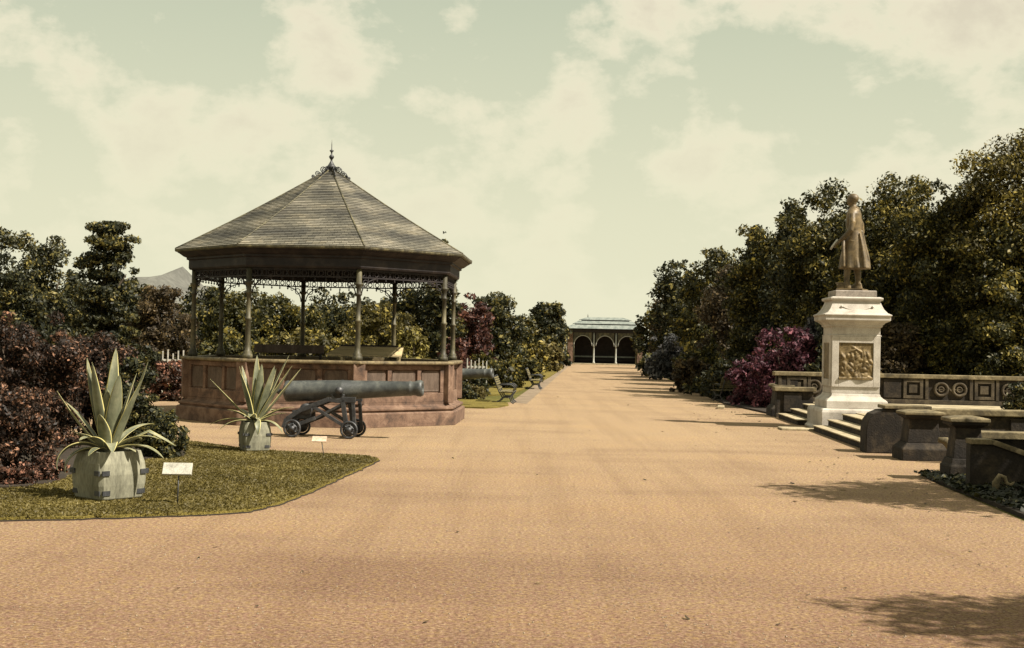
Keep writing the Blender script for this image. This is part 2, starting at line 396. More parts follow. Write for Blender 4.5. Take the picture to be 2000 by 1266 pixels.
def tree(name, label, cat, loc, rx, ry, h, leaf, mat, seed, base=0.15, kind='round', group=None, cover=2.4, trunk=.16, maxn=64000):
    t = thing(name, label, cat, loc, 0, group)
    rz = (h*(1-base))/2; zc = h*base+rz
    rng = random.Random(seed)
    m = MB()
    top = h*.8 if kind != 'round' else h*.7
    m.tube([(0, 0, -.05), (rng.uniform(-.08, .08), 0, top*.35), (rng.uniform(-.12, .12), rng.uniform(-.1, .1), top*.7), (0, 0, top)], [trunk*1.3, trunk, trunk*.7, trunk*.2], 9)
    for k in range(6):
        a = k*1.05+rng.random(); z0 = h*(base+.05+.09*k); q = .62
        m.tube([(0, 0, z0), (rx*q*.5*math.cos(a), ry*q*.5*math.sin(a), z0+rz*.25), (rx*q*math.cos(a), ry*q*math.sin(a), z0+rz*.42)], [trunk*.45, trunk*.28, trunk*.08], 6)
    m.build('trunk', 'bark', t, fix=False)
    me = foliage('crown', rx*.99, ry*.99, rz*.97, zc, leaf, mat, seed, cover, kind, maxn=maxn)
    o = bpy.data.objects.new('crown', me); COL.objects.link(o); o.parent = t
    return t
def shrub(name, label, cat, loc, rx, ry, h, leaf, mat, seed, group=None, cover=2.6, kind='round', stems=True, maxn=64000):
    t = thing(name, label, cat, loc, 0, group)
    me = foliage('foliage', rx, ry, h*.55, h*.45, leaf, mat, seed, cover, kind, maxn=maxn)
    o = bpy.data.objects.new('foliage', me); COL.objects.link(o); o.parent = t
    if stems:
        m = MB(); rg = random.Random(seed)
        for k in range(5):
            a = k*1.3; m.tube([(0, 0, -.03), (rx*.3*math.cos(a), ry*.3*math.sin(a), h*.4), (rx*.5*math.cos(a), ry*.5*math.sin(a), h*.7)], [.04, .03, .01], 6)
        m.build('stems', 'bark', t, fix=False)
    return t
def place_tree(px, Y, ytop, wpx, name, label, cat, mat, seed, **k):   # ground position and true height from where the top shows
    p = at(px, 660, Y); tp = at(px, ytop, Y); h = tp.z; rx = wpx/2*Y/F
    leaf = k.pop('leaf', max(.085, Y*.0026)); dr = k.pop('deep', 1.0)
    return tree(name, label, cat, (p.x, Y, 0), rx, rx*dr, h, leaf, mat, seed, **k)

# trees on the right of the walk, far to near
GR = 'trees along the right of the walk'
T = [
 (1288, 122, 584, 96, 'leafy_tree', 'small dark tree overlapping the right end of the arcaded shelter', 'dark', {'base': .02}),
 (1328, 98, 500, 120, 'leafy_tree', 'dark green tree second from the shelter on the right of the walk', 'dark', {'base': .03}),
 (1308, 104, 560, 80, 'leafy_tree', 'low brownish tree leaning in front of the second tree right of the shelter', 'brown', {'base': .02}),
 (1398, 80, 474, 160, 'leafy_tree', 'broad olive tree in the middle of the right row', 'beech', {'base': .03}),
 (1472, 64, 404, 120, 'conifer_tree', 'dark spiky conifer with a peaked crown left of the lilac bush', 'dark', {'base': .03, 'kind': 'cone'}),
 (1545, 58, 356, 160, 'conifer_tree', 'pointed dark conifer rising just left of the statue', 'dark', {'base': .03, 'kind': 'cone'}),
 (1500, 60, 425, 170, 'leafy_tree', 'golden green tree filling the gap between the two dark conifers', 'beech', {'base': .02}),
 (1622, 54, 345, 220, 'leafy_tree', 'tall golden green beech directly behind the statue', 'beech', {'base': .02}),
 (1740, 50, 318, 230, 'leafy_tree', 'tall beech showing right beside the statue and above the long wall', 'beech', {'base': .02}),
 (1850, 47, 312, 230, 'leafy_tree', 'dense beech above the circle panels of the long wall', 'beech', {'base': .02}),
 (1985, 46, 205, 260, 'leafy_tree', 'tallest beech with yellow tips at the right edge', 'ochre', {'base': .03}),
 (1975, 45.5, 420, 240, 'leafy_tree', 'brown green tree at the right edge below the yellow tips', 'beech', {'base': .02}),
]
for i, (px, Y, yt, w, nm, lb, mt, k) in enumerate(T):
    place_tree(px, Y, yt, w, nm, lb, 'tree', mt, 100+i, group=GR, deep=.8, **k)
place_tree(1650, 62, 420, 300, 'leafy_tree', 'shadowed tree mass behind the tall beech at the statue', 'tree', 'dark', 131, group=GR, base=.02)
place_tree(1830, 58, 400, 320, 'leafy_tree', 'shadowed tree mass behind the beeches above the long wall', 'tree', 'dark', 132, group=GR, base=.02)
place_tree(1440, 72, 500, 150, 'leafy_tree', 'low dark tree behind the purple bush beside the walk', 'tree', 'brown', 133, group=GR, base=.02)
place_tree(1360, 88, 560, 120, 'leafy_tree', 'short olive tree at the foot of the broad olive tree', 'tree', 'beech', 134, group=GR, base=.02)
# shade trees standing outside the picture on the right, whose shadows reach the walk
tree('leafy_tree', 'shade tree right of the picture casting the long shadow below the stone piers', 'tree', (12.8, 17.4, 0), 3.6, 2.0, 8.8, .16, 'beech', 151, base=.45, group=GR, cover=1.0)
tree('leafy_tree', 'shade tree right of the picture casting the bottom right shadow', 'tree', (10.2, 7.9, 0), 2.0, 1.3, 8.3, .14, 'beech', 152, base=.5, group=GR, cover=.9)

# shrubs at the foot of the right row
GS = 'shrubs at the foot of the right trees'
def sh(px, Y, yt, w, name, label, mat, seed, group=GS, **k):
    p = at(px, 660, Y); h = at(px, yt, Y).z; rx = w/2*Y/F
    return shrub(name, label, 'shrub', (p.x, Y, 0), rx, rx*k.pop('deep', .8), h, k.pop('leaf', max(.07, Y*.0028)), mat, seed, group, **k)
sh(1540, 47.2, 628, 150, 'flowering_shrub', 'purple pink flowering bush left of the pedestal', 'purple', 201)
sh(1468, 49, 694, 90, 'flowering_shrub', 'low dull purple bush sloping down to the walk', 'purple', 202)
sh(1600, 49.5, 612, 110, 'flowering_shrub', 'grey lilac bush touching the left of the pedestal', 'lilac', 203)
sh(1440, 54, 690, 130, 'leafy_shrub', 'dark green bush left of the purple ones', 'dark', 204)
sh(1372, 66, 665, 120, 'leafy_shrub', 'bush with yellow tips midway along the right edge of the walk', 'beech', 205)
sh(1355, 62, 700, 90, 'leafy_shrub', 'low brown bush right at the edge of the walk', 'brown', 206)
sh(1312, 84, 655, 90, 'leafy_shrub', 'grey green bush beside the walk below the second tree', 'lilac', 207)
sh(1290, 92, 690, 90, 'leafy_shrub', 'dark bush where the walk nears the shelter', 'dark', 208)
sh(1402, 58, 735, 120, 'leafy_shrub', 'low dark bush spilling over the walk edge', 'dark', 209)
sh(1975, 44.6, 570, 200, 'leafy_shrub', 'tall brown green hedge behind the right end of the long wall', 'beech', 210, leaf=.12)
sh(1998, 36, 745, 70, 'leafy_shrub', 'dark bush at the right edge in front of the long wall end', 'dark', 211, leaf=.1)
for i_, (px_, lb_) in enumerate([(1650, 'dark green bush hidden behind the white pedestal'), (1745, 'brown green bush filling the ground just right of the pedestal behind the wall'), (1840, 'dark bush behind the first ring panels of the long wall'), (1925, 'bush behind the last square panel of the long wall')]):
    sh(px_, 46.6, 600+10*(i_ % 2), 130, 'leafy_shrub', lb_, ('dark', 'brown', 'beech', 'beech')[i_], 230+i_)
sh(1600, 46, 690, 60, 'leafy_shrub', 'dark bush just behind the pedestal foot', 'dark', 212)

# left side trees
GL = 'trees on the left of the walk'
TL = [
 (1068, 124, 580, 88, 'leafy_tree', 'round dark tree standing alone left of the shelter', 'dark', {'base': .0, 'cover': 4.5, 'kind': 'ball'}),
 (1015, 104, 612, 90, 'leafy_tree', 'short olive tree left of the round tree', 'beech', {'base': .0}),
 (968, 88, 566, 130, 'leafy_tree', 'bushy dark green tree with a small pointed tip right of the bandstand', 'dark', {'base': .0}),
 (915, 76, 575, 110, 'leafy_tree', 'dark copper red tree beside the bandstand', 'copper', {'base': .0}),
 (1045, 96, 668, 70, 'leafy_tree', 'low yellow olive tree under the round tree', 'ochre', {'base': .0}),
 (862, 70, 452, 95, 'conifer_tree', 'slim dark conifer whose tip shows above the bandstand eaves', 'dark', {'base': .0, 'kind': 'cone'}),
 (800, 72, 545, 150, 'leafy_tree', 'dark tree seen between the right columns of the bandstand', 'dark', {'base': .0}),
 (740, 66, 585, 170, 'leafy_tree', 'tree with yellow leaves seen behind the front column', 'ochre', {'base': .0}),
 (660, 74, 560, 170, 'leafy_tree', 'dark blue green tree seen through the middle of the bandstand', 'dark', {'base': .0}),
 (560, 70, 572, 170, 'leafy_tree', 'olive tree seen through the left middle of the bandstand', 'beech', {'base': .0}),
 (470, 76, 560, 150, 'leafy_tree', 'green tree seen through the left bays of the bandstand', 'beech', {'base': .0}),
 (400, 80, 548, 130, 'leafy_tree', 'dark tree seen at the leftmost bay of the bandstand', 'dark', {'base': .0}),
 (318, 52, 530, 130, 'leafy_tree', 'brown green rounded tree between the pine and the bandstand', 'brown', {'base': .0}),
 (262, 56, 520, 100, 'leafy_tree', 'dark green tree behind the right side of the pine', 'dark', {'base': .0}),
 (205, 38, 436, 150, 'pine_tree', 'layered dark pine with a flat tufted top and golden lower boughs', 'dark', {'base': .02, 'kind': 'pine', 'cover': 5.5}),
 (95, 42, 458, 150, 'leafy_tree', 'dark tree between the pine and the left edge', 'dark', {'base': .0}),
 (10, 36, 425, 150, 'leafy_tree', 'tall dark tree at the left edge', 'dark', {'base': .0}),
 (165, 47, 500, 120, 'leafy_tree', 'low dark tree tucked behind the pine', 'dark', {'base': .0}),
]
for i, (px, Y, yt, w, nm, lb, mt, k) in enumerate(TL):
    place_tree(px, Y, yt, w, nm, lb, 'tree', mt, 300+i, group=GL, deep=.8, **k)
GB = 'shrubs on the left of the walk'
sh(60, 24.5, 600, 230, 'red_leaf_shrub', 'tall dark red leaved bush at the left edge behind the near agave', 'redleaf', 401, GB, leaf=.062, maxn=90000)
sh(185, 27, 640, 200, 'red_leaf_shrub', 'dark reddish bush below the pine', 'redleaf', 402, GB, leaf=.065, maxn=80000)
sh(20, 19.5, 760, 200, 'red_leaf_shrub', 'low dark red bush in the left corner bed', 'redleaf', 403, GB, leaf=.055)
sh(320, 23.2, 800, 105, 'leafy_shrub', 'small dark bush on the lawn right behind the near agave', 'dark', 404, GB, leaf=.07)
sh(255, 25.5, 700, 120, 'leafy_shrub', 'dark bush between the agave leaves and the pine', 'dark', 405, GB, leaf=.08)
sh(335, 44, 704, 95, 'flowering_shrub', 'reddish flowering bush left of the bandstand', 'flower', 406, GB)
sh(275, 48, 672, 90, 'leafy_shrub', 'dark bush behind the reddish flowers left of the bandstand', 'dark', 407, GB)
sh(30, 18.6, 905, 100, 'flowering_shrub', 'clump of salmon pink flowers at the foot of the left bed', 'flower', 408, GB, leaf=.05, stems=False)
sh(95, 19.2, 890, 90, 'flowering_shrub', 'low flowering clump beside the near tub', 'flower', 409, GB, leaf=.05, stems=False)
sh(905, 49, 745, 60, 'leafy_shrub', 'dark bush under the far cannon', 'dark', 410, GB, leaf=.1)
sh(930, 50, 752, 45, 'leafy_shrub', 'pale green low bush on the lawn right of the bandstand', 'straw', 411, GB, leaf=.09)
sh(985, 62, 700, 80, 'leafy_shrub', 'olive bush behind the nearer bench', 'beech', 412, GB)
sh(930, 52.8, 727, 60, 'leafy_shrub', 'low bush in front of the white railing right of the bandstand', 'dark', 424, GB)
sh(940, 64, 690, 80, 'leafy_shrub', 'dark olive bush behind the white railing', 'beech', 413, GB)
sh(1030, 74, 690, 70, 'leafy_shrub', 'olive bush behind the farther bench', 'beech', 414, GB)
sh(1075, 100, 672, 60, 'leafy_shrub', 'golden bush where the left lawn narrows', 'straw', 415, GB)
sh(1100, 128, 685, 34, 'leafy_shrub', 'dark bush against the left wall of the shelter', 'dark', 416, GB)
sh(890, 60, 660, 70, 'copper_shrub', 'copper bush low beside the bandstand corner', 'copper', 417, GB)
sh(800, 54, 640, 90, 'leafy_shrub', 'yellow leaved bush seen through the right bay of the bandstand', 'yellow', 418, GB)
sh(600, 58, 640, 200, 'leafy_shrub', 'long yellow green bush seen through the middle bays', 'ochre', 419, GB)
sh(460, 60, 645, 160, 'leafy_shrub', 'olive bush seen through the left bays', 'beech', 420, GB)

# ------------------------------------------------------------------ grass blades and edge tufts
def blades():
    rng = np.random.default_rng(9)
    poly = np.array(l1s)
    def inside(x, y):
        c = np.zeros(len(x), bool); j = len(poly)-1
        for i in range(len(poly)):
            xi, yi = poly[i]; xj, yj = poly[j]
            k = ((yi > y) != (yj > y)) & (x < (xj-xi)*(y-yi)/(yj-yi+1e-9)+xi); c ^= k; j = i
        return c
    n = 190000
    x = rng.uniform(-9, -2, n); y = rng.uniform(14.5, 27, n); k = inside(x, y); x = x[k]; y = y[k]; n = len(x)
    P = np.stack([x, y, np.full(n, .046)], 1)
    Nn = np.stack([rng.normal(size=n), rng.normal(size=n), .5*np.ones(n)], 1)
    patch = np.sin(x*2.1+np.sin(y*1.3)*2)*np.cos(y*1.7+x*.6)
    T = .45+.22*patch+.1*rng.normal(size=n)
    me = leaf_mesh('grass', P, Nn, T, .034, 'grassblade', rng, .5)
    o = bpy.data.objects.new('grass', me); COL.objects.link(o); tag(o, 'short dry olive grass covering the near lawn', 'grass', None, 'stuff')
blades()

def scatter():
    rng = np.random.default_rng(21); n = 9000
    y = 7+26*rng.random(n)**1.6; x = rng.uniform(-.45, .42, n)*y
    stones = MB(); V = []; Fs = []
    for i in range(n):
        s_ = .004+.009*rng.random()**2.5; q = len(V); a = rng.random()*6.3; c, s1 = math.cos(a)*s_, math.sin(a)*s_
        V += [(x[i]+c, y[i]+s1, 0.002), (x[i]-s1, y[i]+c*1.3, 0.002), (x[i]-c, y[i]-s1, 0.002), (x[i]+s1, y[i]-c*1.3, 0.002), (x[i], y[i], .002+s_*.9)]
        Fs += [(q, q+1, q+4), (q+1, q+2, q+4), (q+2, q+3, q+4), (q+3, q, q+4)]
    o = stones.add(V, Fs).build('loose_stones', weathered('loose_stone', (.24, .18, .12), (.14, .1, .07), (.34, .27, .2), 20, 60), fix=False)
    tag(o, 'loose little stones scattered over the gravel walk', 'stones', None, 'stuff')
scatter()
def litter():
    rng = np.random.default_rng(33); n = 380
    y = rng.uniform(9, 70, n); side = rng.random(n)
    x = np.where(side < .55, RX(y)-np.abs(rng.normal(size=n))*1.0, rng.uniform(-.3, .38, n)*y)
    k = (y > 24) | (side < .55); x = np.where((y < 40) & (side < .55), 6.6+.03*y-np.abs(rng.normal(size=n))*1.6, x)
    me = leaf_mesh('fallen_leaves', np.stack([x, y, np.full(n, .012)], 1), np.stack([rng.normal(size=n)*.25, rng.normal(size=n)*.25, np.ones(n)], 1), rng.random(n)*.8, .06, 'brown', rng, .6)
    o = bpy.data.objects.new('fallen_leaves', me); COL.objects.link(o); tag(o, 'sparse dry brown leaves lying along the edges of the walk', 'leaves', None, 'stuff')
litter()
# ------------------------------------------------------------------ bandstand
BC = (-5.08, 36.0); PH = R(20)
bs = thing('bandstand', 'octagonal park bandstand with slate roof, slim columns and panelled brick base', 'bandstand', (BC[0], BC[1], 0))
def ov(r, k, z): a = PH+k*PI/4; return Vector((r*math.sin(a), -r*math.cos(a), z))
def oct_(prof, close=False): return MB().lathe(prof, 8, PH, smooth=False, close=close)
oct_([(4.02, 0), (4.02, .34), (3.98, .37), (3.93, .37)]).build('plinth', 'brickred', bs, .01)
oct_([(3.93, .373), (3.93, .40), (3.97, .42), (3.97, .47), (3.86, .5), (3.80, .54), (3.80, .6)]).build('plinth_moulding', 'brickred', bs, .008)
oct_([(3.6, .9), (3.6, 1.0)]).build('floor', 'dark', bs)
RP = 3.74
for k in range(8):
    a = ov(RP, k, 0); b = ov(RP, k+1, 0); mid = (a+b)/2; ax = (b-a).normalized(); L = (b-a).length; nn = Vector((mid.x, mid.y, 0)).normalized()
    rot = Matrix((ax, nn, Vector((0, 0, 1)))).transposed()
    def loc(u, n, z): return mid+ax*u+nn*n+Vector((0, 0, z))
    w = MB(); w.box(loc(0, -.07, 1.08), (L-.1, .1, .96), rot)
    w.box(loc(0, -.0, .72), (L-.12, .1, .24), rot); w.box(loc(0, 0, 1.5), (L-.12, .1, .12), rot)
    edges = [-L/2+.15, -L/6, L/6, L/2-.15]
    for e in edges: w.box(loc(e, -.002, 1.14), (.13 if abs(e) < L/3 else .2, .096, .597), rot)
    wall = w.build('parapet_wall', 'brickred', bs, .012)
    for j in range(3):
        p = MB(); x0 = edges[j]+.09; x1 = edges[j+1]-.09; cxm = (x0+x1)/2; ww = x1-x0-.05
        # arched top field: outline with rounded upper corners
        z0, z1, rr = .88, 1.41, .1; pts = [(-ww/2, z0), (ww/2, z0)]
        for q in range(5): t = q/4*PI/2; pts.append((ww/2-rr+rr*math.cos(t), z1-rr+rr*math.sin(t)))
        for q in range(5): t = PI/2+q/4*PI/2; pts.append((-ww/2+rr+rr*math.cos(t), z1-rr+rr*math.sin(t)))
        n = len(pts); vs = [loc(cxm+u, -.018, z) for u, z in pts]+[loc(cxm+u, .0, z) for u, z in pts]
        vs2 = [loc(cxm+u*.86, -.006, (z-1.145)*.86+1.145) for u, z in pts]
        p.add(vs+vs2, [tuple(range(2*n, 3*n))]+[(i, (i+1) % n, n+(i+1) % n, n+i) for i in range(n)]+[(n+i, n+(i+1) % n, 2*n+(i+1) % n, 2*n+i) for i in range(n)])
        p.build('panel', 'panelwood', wall)
    pr = MB(); c0 = ov(3.78, k, 0)
    rk = Matrix.Rotation(PH+k*PI/4, 3, 'Z')
    pr.box(c0+Vector((0, 0, 1.08)), (.3, .2, 1.0), rk)
    pr.build('corner_pier', 'brickred', bs, .015)
oct_([(3.66, 1.565), (3.9, 1.565), (3.94, 1.59), (3.94, 1.63), (3.9, 1.66), (3.66, 1.66)], True).build('coping_rail', 'railpaint', bs, .006)
RC = 3.62
colp = [(.13, 1.661), (.13, 1.76), (.1, 1.79), (.11, 1.83), (.075, 1.86), (.07, 2.0), (.062, 2.62), (.085, 2.64), (.085, 2.68), (.06, 2.70), (.055, 3.28), (.085, 3.3), (.085, 3.33), (.058, 3.36), (.06, 3.5), (.1, 3.55), (.11, 3.6), (.07, 3.61), (.07, 3.99)]
for k in range(8):
    c0 = ov(RC, k, 0)
    c = MB().lathe(colp, 14, c=c0).build('column', 'ironpaint', bs)
    for s in (-1, 1):
        o2 = ov(RC, k+s, 0); d = (o2-c0).normalized(); m = MB()
        pts = []
        for q in range(9):
            t = q/8*PI/2; pts.append(c0+d*(.08+.5*(1-math.cos(t)))+Vector((0, 0, 3.3+.42*math.sin(t))))
        m.tube(pts, .016, 6)
        cc = c0+d*.2+Vector((0, 0, 3.6))
        ring = [cc+d*(.085*math.cos(t))+Vector((0, 0, .085*math.sin(t))) for t in [2*PI*q/12 for q in range(13)]]
        m.tube(ring, .013, 5, cap=False)
        cc = c0+d*.4+Vector((0, 0, 3.66)); ring = [cc+d*(.04*math.cos(t))+Vector((0, 0, .04*math.sin(t))) for t in [2*PI*q/10 for q in range(11)]]
        m.tube(ring, .011, 5, cap=False)
        m.build('bracket', 'darkpaint', c, fix=False)
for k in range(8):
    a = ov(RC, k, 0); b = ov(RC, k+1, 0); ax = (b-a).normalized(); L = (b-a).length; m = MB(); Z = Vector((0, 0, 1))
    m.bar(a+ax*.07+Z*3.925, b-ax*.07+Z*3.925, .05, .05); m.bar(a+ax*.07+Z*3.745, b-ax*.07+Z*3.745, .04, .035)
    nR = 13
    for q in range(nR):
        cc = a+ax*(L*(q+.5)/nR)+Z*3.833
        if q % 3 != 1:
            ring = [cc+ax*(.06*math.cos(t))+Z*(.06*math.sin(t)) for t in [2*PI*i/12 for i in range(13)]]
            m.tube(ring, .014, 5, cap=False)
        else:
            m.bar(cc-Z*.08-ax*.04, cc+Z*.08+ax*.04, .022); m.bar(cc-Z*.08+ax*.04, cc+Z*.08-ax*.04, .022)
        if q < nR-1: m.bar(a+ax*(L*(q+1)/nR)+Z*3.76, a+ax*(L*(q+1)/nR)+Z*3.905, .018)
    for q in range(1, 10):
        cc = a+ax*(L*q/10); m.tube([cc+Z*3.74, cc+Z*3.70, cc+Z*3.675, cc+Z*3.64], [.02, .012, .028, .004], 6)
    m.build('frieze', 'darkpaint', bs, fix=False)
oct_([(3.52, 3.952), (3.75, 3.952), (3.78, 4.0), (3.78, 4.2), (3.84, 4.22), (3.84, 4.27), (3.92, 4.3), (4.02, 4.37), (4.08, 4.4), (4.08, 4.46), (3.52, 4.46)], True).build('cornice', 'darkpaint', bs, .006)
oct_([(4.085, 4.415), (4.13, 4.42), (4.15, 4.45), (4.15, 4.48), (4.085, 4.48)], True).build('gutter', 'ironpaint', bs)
# slated roof, one quad per slate
def roof():
    rng = np.random.default_rng(3)
    ZE, ZA, RE, RA = 4.47, 6.82, 4.14, .1
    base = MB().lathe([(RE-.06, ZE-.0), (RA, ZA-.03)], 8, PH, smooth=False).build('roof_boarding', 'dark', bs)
    V = []; Fc = []; T = []; NC = 46
    for k in range(8):
        for i in range(NC):
            t0 = i/NC; t1 = (i+1.35)/NC; t1 = min(t1, 1)
            def P(s, t, lift):
                r = RE+(RA-RE)*t; z = ZE+(ZA-ZE)*t - .05*math.sin(PI*t)
                a = ov(r, k, z); b = ov(r, k+1, z); p = a.lerp(b, s); n = Vector((p.x, p.y, 0)).normalized()*.5+Vector((0, 0, .87))
                return p+n*lift
            wid = 2*(RE+(RA-RE)*t0)*math.sin(PI/8); n = max(1, int(wid/.17)); off = .5/n*(i % 2)
            band = rng.random()*.22+.2*math.sin(i*.55+.4)
            e = [0]+[(j+off*n)/n for j in range(1, n)]+[1] if i % 2 else [j/n for j in range(n+1)]
            for j in range(len(e)-1):
                s0, s1 = e[j]+.0012, e[j+1]-.0012; q = len(V); l0 = .028+.006*rng.random()
                V += [P(s0, t0, l0), P(s1, t0, l0), P(s1, t1, .006), P(s0, t1, .006), P(s0, t0, .0), P(s1, t0, .0)]
                Fc += [(q, q+1, q+2, q+3), (q+4, q+5, q+1, q)]
                v = .42+band+.26*(rng.random()-.5)+.12*math.sin(s0*7+k*2+i*.2); T += [v, v]
    me = bpy.data.meshes.new('roof_slates'); me.from_pydata([tuple(v) for v in V], [], Fc)
    a = me.attributes.new('tone', 'FLOAT', 'FACE'); a.data.foreach_set('value', np.clip(T, 0, 1).astype(np.float32))
    m, nt, b, out = newmat('slates')
    c = ramp(nt, attr(nt, 'tone'), [(.05, (.033, .032, .027)), (.4, (.08, .075, .059)), (.65, (.128, .118, .088)), (.95, (.22, .2, .155))])
    n2 = noise(nt, 1.6, 6, .6, coords(nt, (1, 1, 2.6)), .5); g = ramp(nt, n2, [(.3, (.6, .62, .66)), (.52, (1, 1, 1)), (.72, (1.3, 1.22, 1.1))])
    c = mix(nt, c, g, .9, 'MULTIPLY')
    nt.links.new(c, b.inputs['Base Color']); b.inputs['Roughness'].default_value = .75
    bump(nt, b, noise(nt, 60, 2, .6, coords(nt)), .3, .01); me.materials.append(m)
    o = bpy.data.objects.new('roof_slates', me); COL.objects.link(o); o.parent = bs
    for k in range(8):
        m = MB(); pts = [ov(RE-.0+(RA-RE)*t, k, ZE+.03+(ZA-ZE)*t-.05*math.sin(PI*t)) for t in [q/12 for q in range(13)]]
        m.tube(pts, .022, 6); m.build('hip_ridge', 'ironpaint', bs, fix=False)
        m = MB(); Z = Vector((0, 0, 1)); a = ov(1, k, 0)
        for rr, r in ((.22, .075), (.38, .055), (.5, .035)):
            cc = a*rr+Z*(ZA+.03-(rr-.1)*.585+r)
            m.tube([cc+a*(r*math.cos(t))+Z*(r*math.sin(t)) for t in [2*PI*q/12 for q in range(13)]], .014, 5, cap=False)
            m.tube([cc+a*(r*.35*math.cos(t))+Z*(r*.35*math.sin(t)) for t in [2*PI*q/8 for q in range(9)]], .01, 4, cap=False)
        m.build('crest_scroll', 'iron', bs, fix=False)
    MB().lathe([(.15, 6.78), (.13, 6.9), (.16, 6.93), (.1, 6.98), (.03, 7.1), (.025, 7.14), (.05, 7.17), (.075, 7.22), (.05, 7.26), (.02, 7.29), (.02, 7.34), (.06, 7.385), (.055, 7.4), (.015, 7.42), (.01, 7.56), (.002, 7.7)], 12).build('finial', 'iron', bs)
roof()

# desk and benches inside the bandstand
d = thing('sloping_desk', 'pale sloping music desk standing inside the bandstand', 'desk', (at(712, 680, 36.2).x, 36.2, 1.0))
m = MB(); top = [(-1.05, -.28, .77), (1.05, -.28, .77), (1.05, .32, 1.0), (-.72, .32, 1.0)]
m.add(top+[(x, y, z-.04) for x, y, z in top], [(0, 1, 2, 3), (7, 6, 5, 4), (0, 4, 5, 1), (1, 5, 6, 2), (2, 6, 7, 3), (3, 7, 4, 0)]); m.build('desk_top', 'desk', d)
MB().box((.1, .34, 1.02), (1.6, .03, .05)).build('back_ledge', 'dark', d)
for x in (-.6, .95):
    for y, hh in ((-.2, .75), (.25, .92)): MB().box((x, y, hh/2), (.06, .06, hh)).build('leg', 'desk', d)
d = thing('long_bench', 'dark long bench with a backboard inside the left of the bandstand', 'bench', (at(560, 680, 37).x, 37.2, 1.0))
MB().box((0, .2, .88), (2.0, .05, .24)).build('backboard', 'panelwood', d, .01)
MB().box((0, 0, .45), (2.0, .42, .05)).build('seat', 'panelwood', d, .01)
for x in (-.9, .9): MB().box((x, 0, .21), (.08, .36, .42)).build('leg', 'dark', d)
for x in (-.9, .9): MB().box((x, .215, .6), (.07, .05, .3)).build('back_post', 'dark', d)

# ------------------------------------------------------------------ cannons
def cannon(loc, rz, label):
    t = thing('cannon', label, 'cannon', loc, rz, 'old iron guns beside the bandstand')
    brl = MB()
    prof = [(.0, -.24), (.05, -.22), (.065, -.17), (.04, -.12), (.07, -.08), (.18, -.03), (.235, .0), (.24, .05), (.232, .09), (.23, .6), (.222, 1.25), (.226, 1.27), (.226, 1.31), (.216, 1.33), (.16, 2.78), (.168, 2.8), (.168, 2.83), (.156, 2.85), (.156, 2.92), (.182, 3.0), (.186, 3.05), (.16, 3.1), (.085, 3.1), (.08, 2.7), (.0, 2.68)]
    brl.lathe(prof, 28, axis='x')
    o = brl.build('barrel', 'gun', t, loc=(-1.46, 0, 1.0), rot=(0, R(-2.6), 0))
    for s in (-1, 1): MB().lathe([(.08, 0), (.08, .17), (.07, .19)], 14, axis='y', c=(1.28, .2 if s > 0 else -.39, 0)).build('trunnion', 'iron', o)
    for s in (-1, 1):
        y = s*.33; c = MB()
        # cheek: upright strut, curved saddle arm, foot rails and braces
        c.bar((.02, y, .16), (-.1, y, .86), .06, .1); c.bar((.2, y, .14), (.13, y, .9), .055, .075)
        c.bar((-.12, y, .86), (.2, y, .86), .06, .12); c.torus((-.21, y, .98), .13, .03, 'y', 12, 6, PI, PI)
        pts = [(-.1, y, .82), (-.4, y, .86), (-.75, y, .72), (-1.05, y, .6), (-1.35, y, .4), (-1.42, y, .2)]
        for a, b in zip(pts, pts[1:]): c.bar(a, b, .05, .1)
        c.bar((-.78, y, .7), (.05, y, .22), .05, .07); c.bar((-.08, y, .78), (-.72, y, .42), .04, .05)
        c.bar((-.7, y, .44), (-1.3, y, .2), .05, .08)
        c.box((-1.05, y*.6, .5), (.42, .05, .18)); c.build('cheek', 'iron', t, .006)
    for x in (.08, -1.2):
        MB().tube([(x, -.44, .22), (x, .44, .22)], .03, 10).build('axle', 'iron', t, fix=False)
        MB().box((x-.0, 0, .3), (.1, .6, .07)).build('transom', 'iron', t, .006)
        for s in (-1, 1):
            w = MB(); y = s*.42; r = .2
            w.torus((x, y, r), r-.025, .028, 'y', 26, 8); w.lathe([(.06, -.05), (.06, .05)], 12, axis='y', c=(x, y, r))
            w.lathe([(.14, -.012), (.14, .012)], 20, axis='y', c=(x, y, r))
            for q in range(6):
                a = q*PI/3+.3; w.lathe([(.02, -.028), (.02, .028)], 8, axis='y', c=(x+.1*math.cos(a), y, r+.1*math.sin(a)))
            w.build('wheel', 'iron', t, fix=False)
    MB().lathe([(.11, -.3), (.13, -.28), (.13, .28), (.11, .3)], 14, axis='y', c=(-.95, 0, .62)).build('recoil_drum', 'iron', t)
    return t
g0 = gp(668, 857)
cannon((g0.x+.12, g0.y+.35, 0), R(-6), 'grey iron cannon on a small wheeled carriage in front of the bandstand')
g1 = at(905, 735, 44.5)
c2 = cannon((g1.x-.6, 44.5, 0.0), R(-10), 'second cannon half hidden behind the right side of the bandstand')

